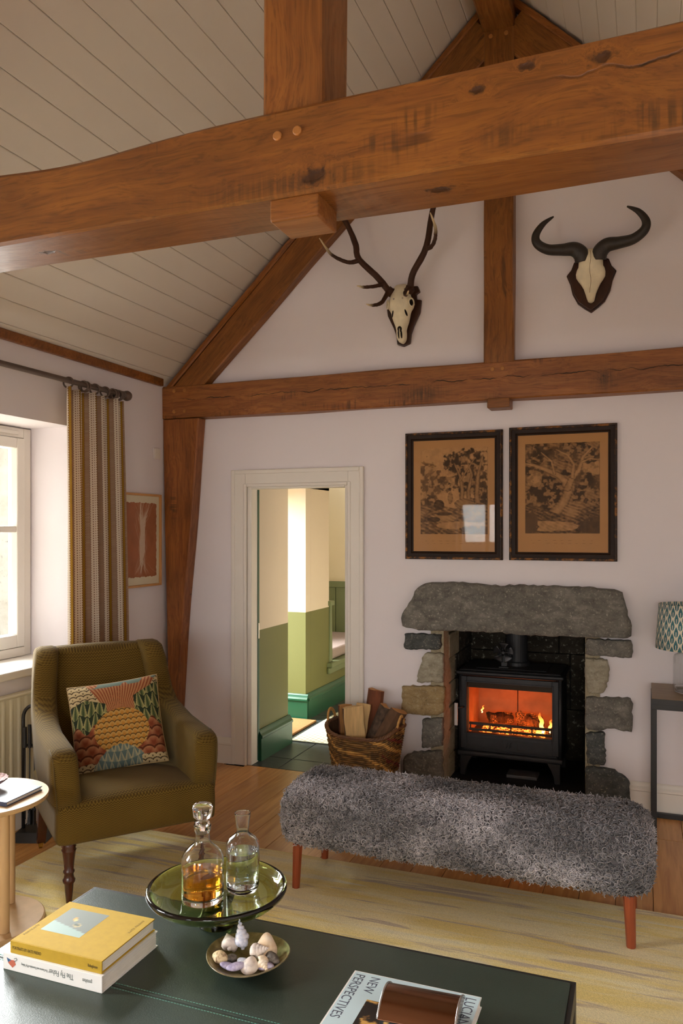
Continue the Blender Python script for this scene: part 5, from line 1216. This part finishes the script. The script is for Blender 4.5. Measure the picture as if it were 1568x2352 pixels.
dc = decanter('whisky_decanter', 'square shouldered glass decanter half full of amber whisky with stopper', 'decanter', (PX-.022, PY-.040, ZD), [(r, z*.85) for r, z in out1], [(r+.0018*(r > .01), z*.85) for r, z in inn1], .078, WHISKY, 'whisky')
MB().lathe([(r, z*.85) for r, z in [(.0004, .226), (.0145, .226), (.016, .240), (.0195, .2405), (.0195, .247), (.012, .2505), (.010, .256), (.018, .260), (.0245, .266), (.0275, .292), (.0270, .300), (.0245, .304), (.0004, .304)]], 40).build('stopper', CLEAR, dc, smooth=True)
out2 = [(.0004, 0), (.036, 0), (.042, .005), (.0455, .016), (.0465, .03), (.0465, .130), (.0445, .145), (.036, .158), (.024, .167), (.0175, .174), (.0165, .18), (.0185, .20), (.0225, .232)]
inn2 = [(.0004, .009), (.033, .010), (.040, .016), (.043, .028), (.0435, .035), (.0435, .128), (.0415, .142), (.033, .1545), (.021, .1635), (.0145, .172), (.0138, .18), (.0158, .20), (.020, .232)]
decanter('water_carafe', 'clear glass carafe of water with flared neck beside the decanter', 'carafe', (PX+.052, PY+.050, ZD), [(r, z*.93) for r, z in out2], [(r+.0014*(r > .01), z*.93) for r, z in inn2], .112, WATER, 'water')

# ---- shell bowl
bo = thing('shell_dish', 'shallow brown stoneware dish holding seashells on the coffee table', 'bowl', (-.918, 1.735, TT))
def dish_mat():
    n = NT('brown_stoneware'); q = n.noise(n.coord(), 40, 4, .6); return n.fin(n.ramp(q, [(.3, lin((88, 76, 48))), (.55, lin((128, 112, 76))), (.75, lin((168, 152, 116)))]), .28, spec=.6)
def bowl_pos(prof):
    def f(u, v):
        k = v*(len(prof)-1); i = min(int(k), len(prof)-2); t = k-i; r = prof[i][0]+(prof[i+1][0]-prof[i][0])*t; z = prof[i][1]+(prof[i+1][1]-prof[i][1])*t
        a = 2*PI*u; wob = 1+.018*math.sin(3*a+.5)*r/.1; return (r*wob*math.cos(a), r*wob*math.sin(a), z+.003*math.sin(2*a+1)*(r/.1)**3*(z > .002))
    return f
prof = [(r, z*.85) for r, z in [(.0004, 0), (.034, 0), (.038, .003), (.055, .009), (.08, .021), (.100, .036), (.1035, .0395), (.1025, .0415), (.099, .040), (.08, .027), (.055, .0155), (.03, .0105), (.0004, .010)]]
m = MB().grid(64, 36, bowl_pos(prof), wrapu=True); m.build('dish', dish_mat(), bo, smooth=True)
def shell_mat(name, a, b2, c3=None, scale=60.):
    n = NT(name); q = n.noise(n.coord(), scale, 4, .6); return n.fin(n.ramp(q, [(.32, lin(a)), (.5, lin(b2)), (.68, lin(c3 or b2))]), .5, spec=.4)
SH = {'lilac': shell_mat('shell_lilac', (128, 116, 152), (176, 164, 190), (206, 198, 214)), 'pale': shell_mat('shell_pale', (190, 178, 176), (228, 214, 204), (240, 228, 214)), 'peach': shell_mat('shell_peach', (226, 190, 150), (240, 216, 184), (246, 232, 214), 30),
      'blue': shell_mat('shell_blue', (150, 158, 180), (206, 206, 218), (236, 224, 216)), 'speck': shell_mat('shell_speckled', (112, 70, 50), (226, 202, 160), (236, 216, 180), 130), 'stone': shell_mat('shell_stone', (62, 56, 52), (96, 88, 82), (134, 124, 112), 90)}
def whelk(name, label, mat, c, axis, L, R, roll=0.):
    """spiral shell: a tube wound on a cone, wide body whorl, pointed spire"""
    m = MB(); path = []; rad = []; N = 74; turns = 5.2
    for i in range(N+1):
        t = i/N; a = turns*2*PI*t+roll; f = t**1.15; path.append((R*.52*f*math.cos(a), R*.52*f*math.sin(a), L*(1-.74*f))); rad.append(.0008+R*.56*f)
    m.tube(path, rad, 10); e = path[-1]
    z = Vector(axis).normalized(); Q = z.to_track_quat('Z', 'Y').to_matrix(); m.v = [tuple(Q @ Vector(v)) for v in m.v]
    m.tube([tuple(Q @ Vector((0, 0, L*.34))), tuple(Q @ Vector((R*.12, 0, L*.02)))], [R*.5, R*.22], 8)
    m.v = [tuple(Vector(v)*1.25) for v in m.v]; o = m.build(name, mat, smooth=True); o.location = c; return tag(o, label, 'shell', 'shells in the stoneware dish')
def clam(name, label, mat, c, rx, ry, h, rot):
    """ribbed half shell"""
    m = MB()
    def f(u, v):
        a = 2*PI*u; da = (a-PI/2+PI) % (2*PI)-PI; k = 1+.22*math.exp(-(da/.45)**2)-.06*math.exp(-((abs(da)-.9)/.4)**2); rib = 1+.018*math.sin(u*2*PI*24)*v
        return (rx*v*math.cos(a)*k*rib, ry*v*math.sin(a)*k*rib, h*(1-v**2.4)+h*.25*math.exp(-(((v*math.sin(a)*k)-.75)/.3)**2)*(1-v))
    m.grid(48, 10, f, wrapu=True); m.grid(48, 4, lambda u, v: (f(u, v)[0]*.98, f(u, v)[1]*.98, -.0012), wrapu=True)
    m.v = [tuple(Vector(v)*1.25) for v in m.v]; o = m.build(name, mat, smooth=True); o.location = c; o.rotation_euler = rot; return tag(o, label, 'shell', 'shells in the stoneware dish')
def pebble(name, label, mat, c, r, rot, sq=(1, 1, 1), amp=.12, cat='pebble', grp='shells in the stoneware dish'):
    bm = bmesh.new(); bmesh.ops.create_icosphere(bm, subdivisions=3, radius=1.)
    for v in bm.verts:
        p = v.co.copy(); k = 1+amp*(math.sin(p.x*4+r*900)+math.sin(p.y*5+1.3)+math.sin(p.z*4.3+r*500))/2; v.co = Vector((p.x*sq[0], p.y*sq[1], p.z*sq[2]))*r*k*1.15
    me = bpy.data.meshes.new(name); bm.to_mesh(me); bm.free(); me.shade_smooth(); me.materials.append(mat); o = put(name, me, None, c, rot); return tag(o, label, cat, grp)
def D(dx, dy, dz): return (-.918+dx*1.05, 1.735+dy*1.05, TT+dz*1.05)
# camera right is about (.93,.36), away is (-.36,.93): place in those axes
def E2(r, f, z): return D(.933*r-.36*f, .36*r+.933*f, z)
whelk('whelk_shell', 'pale blue pointed spiral shell standing upright at the back of the dish', SH['blue'], E2(-.012, .022, .027), (-.25, .12, 1), .058, .016, .5)
whelk('whelk_shell', 'white spiral shell lying with orange lip at the centre of the dish', SH['pale'], E2(.008, -.008, .036), (.9, .1, .35), .040, .0145, 2.)
whelk('whelk_shell', 'cream spiral shell lying point right at the front centre of the dish', SH['peach'], E2(.030, -.030, .031), (.75, -.55, -.1), .038, .0135, 1.)
whelk('whelk_shell', 'broken pinkish white shell with holes at the back left of the dish', SH['pale'], E2(-.042, .012, .031), (-.6, .7, .35), .042, .017, 3.)
clam('scallop_shell', 'smooth peach half shell leaning at the back right of the dish', SH['peach'], E2(.044, .000, .039), .022, .026, .011, (math.radians(50), math.radians(10), .6))
clam('cockle_shell', 'small white ribbed cockle shell at the front of the dish', SH['pale'], E2(.010, -.052, .0285), .018, .018, .011, (math.radians(25), 0, .2))
pebble('mussel_shell', 'dark lilac oval shell at the front left of the dish', SH['lilac'], E2(-.040, -.043, .024), .0145, (0, .2, .25), (1.25, .75, .45), .05, 'shell')
pebble('mussel_shell', 'mottled lilac oval shell in front left of the white cockle', SH['lilac'], E2(-.020, -.056, .0305), .0165, (.1, -.15, .5), (1.3, .7, .42), .06, 'shell')
pebble('mussel_shell', 'blue grey oval shell between the cockle and the central whelk', SH['blue'], E2(-.004, -.034, .0265), .0155, (0, .1, -.3), (1.2, .8, .5), .06, 'shell')
pebble('mussel_shell', 'lilac blue chipped shell at the front right of the dish', SH['lilac'], E2(.046, -.047, .0265), .0165, (0, -.15, -.1), (1.2, .85, .45), .08, 'shell')
pebble('cowrie_shell', 'speckled cream and brown shell at the left of the dish', SH['speck'], E2(-.062, -.020, .0315), .0165, (0, .3, .2), (1.05, .9, .8), .06, 'shell')
pebble('beach_pebble', 'round dark grey pebble beside the speckled shell', SH['stone'], E2(-.036, -.016, .0255), .0115, (0, 0, .5), (1, .9, .95), .06)
pebble('beach_pebble', 'rough barnacled grey stone at the right of the dish', SH['stone'], E2(.060, -.024, .032), .017, (.1, .2, -.35), (1.15, .75, .62), .14)

# ================================================================ SIDE TABLES, LAMP
stb = thing('round_side_table', 'small round pale wood side table at the left edge of the picture', 'side table', (-2.313, 2.285, RZ)); ZS = .50-RZ
MB().lathe([(.0004, -.022), (.205, -.022), (.217, -.016), (.220, -.006), (.218, 0), (.0004, 0)], 72).build('table_top', PALEWOOD, stb, loc=(0, 0, ZS))
MB().lathe([(.0004, .0), (.2, 0), (.205, .004), (.205, .016), (.2, .02), (.0004, .02)], 64).build('base_disc', PALEWOOD, stb, loc=(0, 0, 0))
for k in range(3):
    a = math.atan2(-.05, .132)+k*2*PI/3; r = .141; lx, ly = r*math.cos(a), r*math.sin(a)
    lg = MB().cyl((lx, ly, .0202), (lx, ly, ZS-.0222), .0185, 20).build('leg', PALEWOOD, stb, smooth=False, bevel=.001)
nb = book('navy_book', 'slim navy and grey paperback lying on the round side table', (-2.285, 2.215, .5002), math.radians(3), .26, .19, .016, plain('navy_cover', (74, 84, 112), .35, .1, 8))
box('cover_print', (-.128, .004, .0158), (.129, .188, .0163), plain('storm_print', (150, 158, 168), .35, .35, 9, spec=.6), nb)
text_on('K', .016, WHT, nb, (.09, -.0038, .013), (0, 0, -1), (1, 0, 0))
def clam2():
    m = MB()
    def f(u, v, k=1.):
        a = (u-.5)*PI*1.25; rib = 1+.025*math.cos(u*2*PI*11)*v; r = .075*v*rib; return (r*math.sin(a), r*math.cos(a)-.03, (.012+.034*(v**2))*k-.0)
    m.grid(66, 12, f); m.grid(66, 12, lambda u, v: tuple(Vector(f(u, v, 1.))-Vector((0, 0, .004))))
    n = NT('pink_scallop'); g_ = n.coord('Generated'); q = n.noise(g_, 7, 3); c = n.ramp(q, [(.3, lin((150, 110, 112))), (.55, lin((206, 168, 160))), (.75, lin((232, 214, 204)))]); n.fin(c, .45)
    o = m.build('scallop_shell', n.m, smooth=True); return tag(o, 'large pink ribbed scallop shell resting on the navy book', 'shell')
c2 = clam2(); c2.location = (-2.318, 2.33, .5087); c2.rotation_euler = (0, 0, -.9)
# console with lamp
TOPW = plain('console_oak', (150, 126, 98), .45, .15, 4, stretch=(1, 10, 10))
co = thing('console_table', 'slim black metal console table with a grey brown wood top at the right', 'console table', (.52, 4.238, 0)); cw2, cd2 = .49, .21
box('table_top', (-cw2+.002, -cd2+.002, .672), (cw2-.002, cd2-.002, .70), TOPW, co, bevel=.002)
m = MB()
for (a, c) in (((-cw2, -cd2), (cw2, -cd2+.024)), ((-cw2, cd2-.024), (cw2, cd2)), ((-cw2, -cd2+.024), (-cw2+.024, cd2-.024)), ((cw2-.024, -cd2+.024), (cw2, cd2-.024))): m.box((a[0], a[1], .648), (c[0], c[1], .6715))
m.build('top_frame', BLACK, co, bevel=.001)
box('front_lip', (-cw2, -cd2, .6715), (cw2, -cd2+.0019, .6985), BLACK, co)
for sx_ in (-1, 1):
    for sy_ in (-1, 1): box('leg', (min(sx_*cw2, sx_*(cw2-.024)), min(sy_*cd2, sy_*(cd2-.024)), 0), (max(sx_*cw2, sx_*(cw2-.024)), max(sy_*cd2, sy_*(cd2-.024)), .648), BLACK, co, bevel=.001)
    box('foot_rail', (min(sx_*cw2, sx_*(cw2-.024)), -cd2+.0245, 0), (max(sx_*cw2, sx_*(cw2-.024)), cd2-.0245, .024), BLACK, co, bevel=.001)
box('foot_rail', (-cw2+.0245, cd2-.024, 0), (cw2-.0245, cd2, .024), BLACK, co, bevel=.001)
LX, LY = .215, 4.25
lp_ = thing('table_lamp', 'ribbed glass table lamp with a cream shade printed with teal leaves', 'lamp', (LX, LY, .7003))
prof = [(.0004, 0), (.076, 0), (.082, .006), (.083, .03), (.082, .17), (.078, .185), (.05, .195), (.02, .2), (.018, .205), (.0004, .205)]
m = MB(); nA = 96
for r, z in prof:
    for j in range(nA): a = 2*PI*j/nA; rr = r*(1+.012*math.cos(a*24)*(.02 < z < .18)); m.v.append((rr*math.cos(a), rr*math.sin(a), z))
for i in range(len(prof)-1):
    for j in range(nA): m.f.append((i*nA+j, i*nA+(j+1) % nA, (i+1)*nA+(j+1) % nA, (i+1)*nA+j))
inner = [(.0004, .026), (.070, .026), (.075, .03), (.0745, .165), (.07, .178), (.0004, .19)]
m.build('glass_base', thin_glass('lamp_glass', (.93, .94, .94), 1.6), lp_, smooth=True)
MB().lathe([(.0004, .004), (.07, .004), (.075, .01), (.074, .028), (.0004, .03)], 48).build('glass_foot', thin_glass('lamp_glass_foot', (.8, .82, .82), 2.5), lp_, smooth=True)
MB().cyl((0, 0, .2055), (0, 0, .26), .011, 16).build('lamp_holder', BRASS, lp_, smooth=False)
def shade_mat():
    n = NT('leaf_print_shade'); u, v, _ = n.sep(n.coord('UV')); tot = None
    for o_ in (0., .5):
        fx = n.math('ABSOLUTE', n.math('SUBTRACT', n.math('FRACT', n.math('ADD', u, o_)), .5)); fy = n.math('FRACT', n.math('ADD', v, o_)); t = n.map(fy, .06, .94)
        wv = n.math('MULTIPLY', n.math('POWER', n.math('SINE', n.math('MULTIPLY', n.math('POWER', t, .75), PI)), .9), .30)
        ser = n.math('MULTIPLY', n.math('PINGPONG', n.math('MULTIPLY_ADD', fx, -4., n.math('MULTIPLY', fy, 8.)), .5), .13)
        lf = n.math('MULTIPLY', n.math('LESS_THAN', fx, n.math('SUBTRACT', wv, ser)), n.math('SUBTRACT', 1., n.math('MULTIPLY', n.math('LESS_THAN', fx, n.math('MULTIPLY', wv, .16)), n.math('LESS_THAN', fy, .5))))
        tot = lf if tot is None else n.math('MAXIMUM', tot, lf)
    c = n.mix(tot, lin((236, 228, 208)), lin((78, 126, 134)))
    return n.fin(c, .85, spec=.2)
m = MB(); NS = 72; zs0, zs1 = .216, .436
for (r, z) in ((.166, zs0), (.150, zs1)):
    for j in range(NS+1): a = 2*PI*j/NS; m.v.append((r*math.cos(a), r*math.sin(a), z))
m.f = [(j, j+1, NS+1+j+1, NS+1+j) for j in range(NS)]
sh_o = m.build('lamp_shade', shade_mat(), lp_, smooth=True, fix=False); uvl = sh_o.data.uv_layers.new(name='UVMap')
for p in sh_o.data.polygons:
    for li_ in p.loop_indices: vi = sh_o.data.loops[li_].vertex_index; uvl.data[li_].uv = ((vi % (NS+1))/NS*26, (vi//(NS+1))*3.5)
sh_o.modifiers.new('s', 'SOLIDIFY').thickness = .003
m = MB()
for k in range(3): a = 2*PI*k/3; m.tube([(.011*math.cos(a), .011*math.sin(a), .255), (.158*math.cos(a), .158*math.sin(a), .26)], .002, 6)
m.build('shade_spider', BRASS, lp_)

# ================================================================ LOG BASKET
BKX, BKY = -1.478, 4.21
bk = thing('log_basket', 'brown woven wicker basket with rope handles filled with split firewood', 'basket', (BKX, BKY, 0), rotz=math.radians(-4))
def bask(a, t, inset=0.):
    """superellipse outline at height t (0..1), rim dipping at the middle of the long sides"""
    ax = (.150+.060*t)-inset; ay = (.105+.040*t)-inset; ca, sa = math.cos(a), math.sin(a); k = .5
    x = ax*math.copysign(abs(ca)**k, ca); y = ay*math.copysign(abs(sa)**k, sa); z = (.345+.055*abs(ca)**2.2)*t+.004; return Vector((x, y, z))
WICK = vcol('wicker', .5, .35, .0006, 300)
m = MB(); rows = 30; seg_n = 132
c_d, c_m, c_l, c_r = lin((98, 70, 38)), lin((140, 102, 54)), lin((206, 156, 84)), lin((112, 44, 34))
for r in range(rows):
    t = (r+.5)/rows; path = []; cols = []
    for j in range(seg_n):
        a = 2*PI*j/seg_n; p = bask(a, t); n2 = Vector((p.x, p.y*1.6, 0)).normalized(); p = p+n2*.0028*math.cos(j*2*PI/6+PI*(r % 2)); path.append(p)
        g_ = (r/rows*3.2+a/(2*PI)*5.0+.06*math.sin(a*9)) % 1; cc = c_l if g_ < .17 else (c_r if (.45 < g_ < .58 and math.cos(a) > .6) else (c_d if random.random() < .45 else c_m)); f_ = random.uniform(.85, 1.15); cols.append((cc[0]*f_, cc[1]*f_, cc[2]*f_, 1))
    m.tube(path, .0066, 5, closed=True, col=cols)
o = m.build('woven_wicker', WICK, bk, smooth=True); o['kind'] = 'stuff'
m = MB(); m.grid(64, 8, lambda u, v: bask(2*PI*u, max(.02, v), .012), wrapu=True); m.build('lining', plain('wicker_lining', (78, 54, 30), .9, .2, 30), bk, smooth=True)  # opaque dark brown inner shell behind the weave
m = MB()
for st_ in range(3):
    m.tube([bask(2*PI*j/150, 1.)+Vector((0, 0, .004))+Vector((bask(2*PI*j/150, 1.).x, bask(2*PI*j/150, 1.).y, 0)).normalized()*.006*math.cos(j*2*PI/9+st_*2.09)+Vector((0, 0, .006*math.sin(j*2*PI/9+st_*2.09))) for j in range(150)], .007, 6, closed=True)
m.build('rim', plain('wicker_rim', (110, 72, 42), .5, .25, 30), bk, smooth=True)
ROPE = plain('rope', (206, 156, 88), .8, .15, 60)
for s in (-1, 1):
    arc = [Vector((s*(.208+.012*math.sin(t)), .052*math.cos(t), .385+.085*math.sin(t))) for t in np.linspace(0, PI, 40)]; m = MB()
    for st_ in range(3): m.tube([p+Vector((0, math.cos(i*.62+st_*2.09), math.sin(i*.62+st_*2.09)))*.0052 for i, p in enumerate(arc)], .0055, 6)
    m.build('rope_handle', ROPE, bk, smooth=True)
WOODF = plain('split_wood', (222, 184, 126), .8, .14, 5, .002, 60, stretch=(14, 14, 1.2)); WOODF2 = plain('split_wood_warm', (204, 148, 88), .8, .18, 5, .002, 60, stretch=(14, 14, 1.2)); BARK = plain('bark_brown', (98, 70, 48), .9, .4, 16, .006, 40, stretch=(1, 1, .5)); BARKR = plain('bark_red', (112, 62, 36), .85, .45, 10, .005, 40, stretch=(2, 2, .5))
def split_log(label, c, axis, L, pie, face_mat, bark_mat, roll=0.):
    """a wedge split from a round: flat sawn ends, split faces and a curved bark side"""
    r = pie[0]; a0, a1 = pie[1], pie[2]; n = 8
    sec = [(0.004, 0)]+[(r*math.cos(a0+(a1-a0)*i/n)*(1+random.uniform(-.03, .03)), r*math.sin(a0+(a1-a0)*i/n)*(1+random.uniform(-.03, .03))) for i in range(n+1)]
    o = thing('firewood_log', label, 'log', c, group='firewood in the basket'); cx_ = sum(p[0] for p in sec)/len(sec); cy_ = sum(p[1] for p in sec)/len(sec)
    sec = [(x-cx_, y-cy_) for x, y in sec]; Q = Vector(axis).normalized().to_track_quat('Z', 'Y').to_matrix().to_4x4() @ Matrix.Rotation(roll, 4, 'Z'); NZ = 10
    V = [[Vector((x*(1+.03*math.sin(k*1.1+i)), y*(1+.03*math.cos(k*1.3+i)), L*(k/NZ-.5)+random.uniform(-.002, .002))) for i, (x, y) in enumerate(sec)] for k in range(NZ+1)]
    ns = len(sec); m = MB(); m.v = [tuple(Q @ v) for row in V for v in row]
    m.f = [(k*ns+i, k*ns+(i+1) % ns, (k+1)*ns+(i+1) % ns, (k+1)*ns+i) for k in range(NZ) for i in (0, ns-1)]+[tuple(range(ns))[::-1], tuple(NZ*ns+i for i in range(ns))]
    m.build('split_face', face_mat, o); m2 = MB(); m2.v = list(m.v); m2.f = [(k*ns+i, k*ns+(i+1) % ns, (k+1)*ns+(i+1) % ns, (k+1)*ns+i) for k in range(NZ) for i in range(1, ns-1)]
    m2.build('bark', bark_mat, o); return o
def K(r, f, z): return (BKX+.933*r-.36*f, BKY+.36*r+.933*f, z)      # right of view, away, up
FC, BC = math.radians(109), math.radians(-71)
HP = PI/2
split_log('pale freshly split log standing at the left front of the basket', K(-.072, -.040, .375), (-.10, .02, 1), .27, (.058, -HP, HP), WOODF, BARK, roll=math.radians(-125))
split_log('short bark backed log lying behind the pale split log', K(-.030,   .048, .385), (.12, .12, 1), .25, (.042, -HP, HP), WOODF, BARK, roll=math.radians(-20))
split_log('tall reddish log standing up highest at the back of the basket', K(.036, .100, .425), (.10, .08, 1), .31, (.058, -HP, HP), WOODF2, BARKR, roll=FC)
split_log('dark bark covered log leaning right in the middle of the basket', K(.050, .002, .372), (.40, .10, 1), .30, (.050, -HP, HP), WOODF2, plain('bark_lichen', (84, 66, 52), .9, .5, 40, .006, 60), roll=FC)
split_log('orange faced split log leaning right at the front of the basket', K(.128, -.052, .362), (.55, .10, 1), .29, (.062, -HP, HP), WOODF2, BARK, roll=math.radians(-125))
split_log('small split log against the right hand rope handle', K(.165, .040, .335), (.30, .12, 1), .22, (.040, -HP, HP), WOODF, BARK, roll=FC)
split_log('brown barked log at the left rear of the basket', K(-.120, .052, .375), (-.08, .1, 1), .25, (.045, -HP, HP), WOODF2, BARKR, roll=BC)

# ================================================================ OUTSIDE THE WINDOW
gr_o = box('ground_outside', (-14, -9, -.30), (-3.38, 12, -.15), plain('garden_gravel', (176, 168, 150), .95, .2, 30)); struct(gr_o)
ob = thing('outbuilding', 'pale stone outbuilding with a low roof seen through the window', 'building', (-9.0, 8.6, -.15))
box('wall', (-11.5, 8.0, -.15), (-7.3, 8.4, 2.6), stone_mat('outbuilding_render', (206, 196, 176), (226, 218, 202), (238, 232, 220), 2.5), ob, world=True)
m = MB().prism([(-7.0, 2.55), (-7.0, 2.68), (-11.8, 5.3), (-11.8, 5.1)], 7.6, 9.5); m.build('roof', plain('roof_slate', (196, 194, 188), .8, .1, 4), ob, world=True)
m = MB().prism([(-6.98, 2.44), (-6.98, 2.60), (-11.8, 5.2), (-11.8, 5.02)], 7.56, 7.60); m.build('bargeboard', plain('bargeboard_paint', (150, 140, 120), .7), ob, world=True)
m = MB().prism([(-7.3, 2.6), (-11.5, 2.6), (-11.5, 4.9)], 8.0, 8.4); m.build('gable_wall', stone_mat('outbuilding_gable', (206, 196, 176), (226, 218, 202), (238, 232, 220), 2.5), ob, world=True)
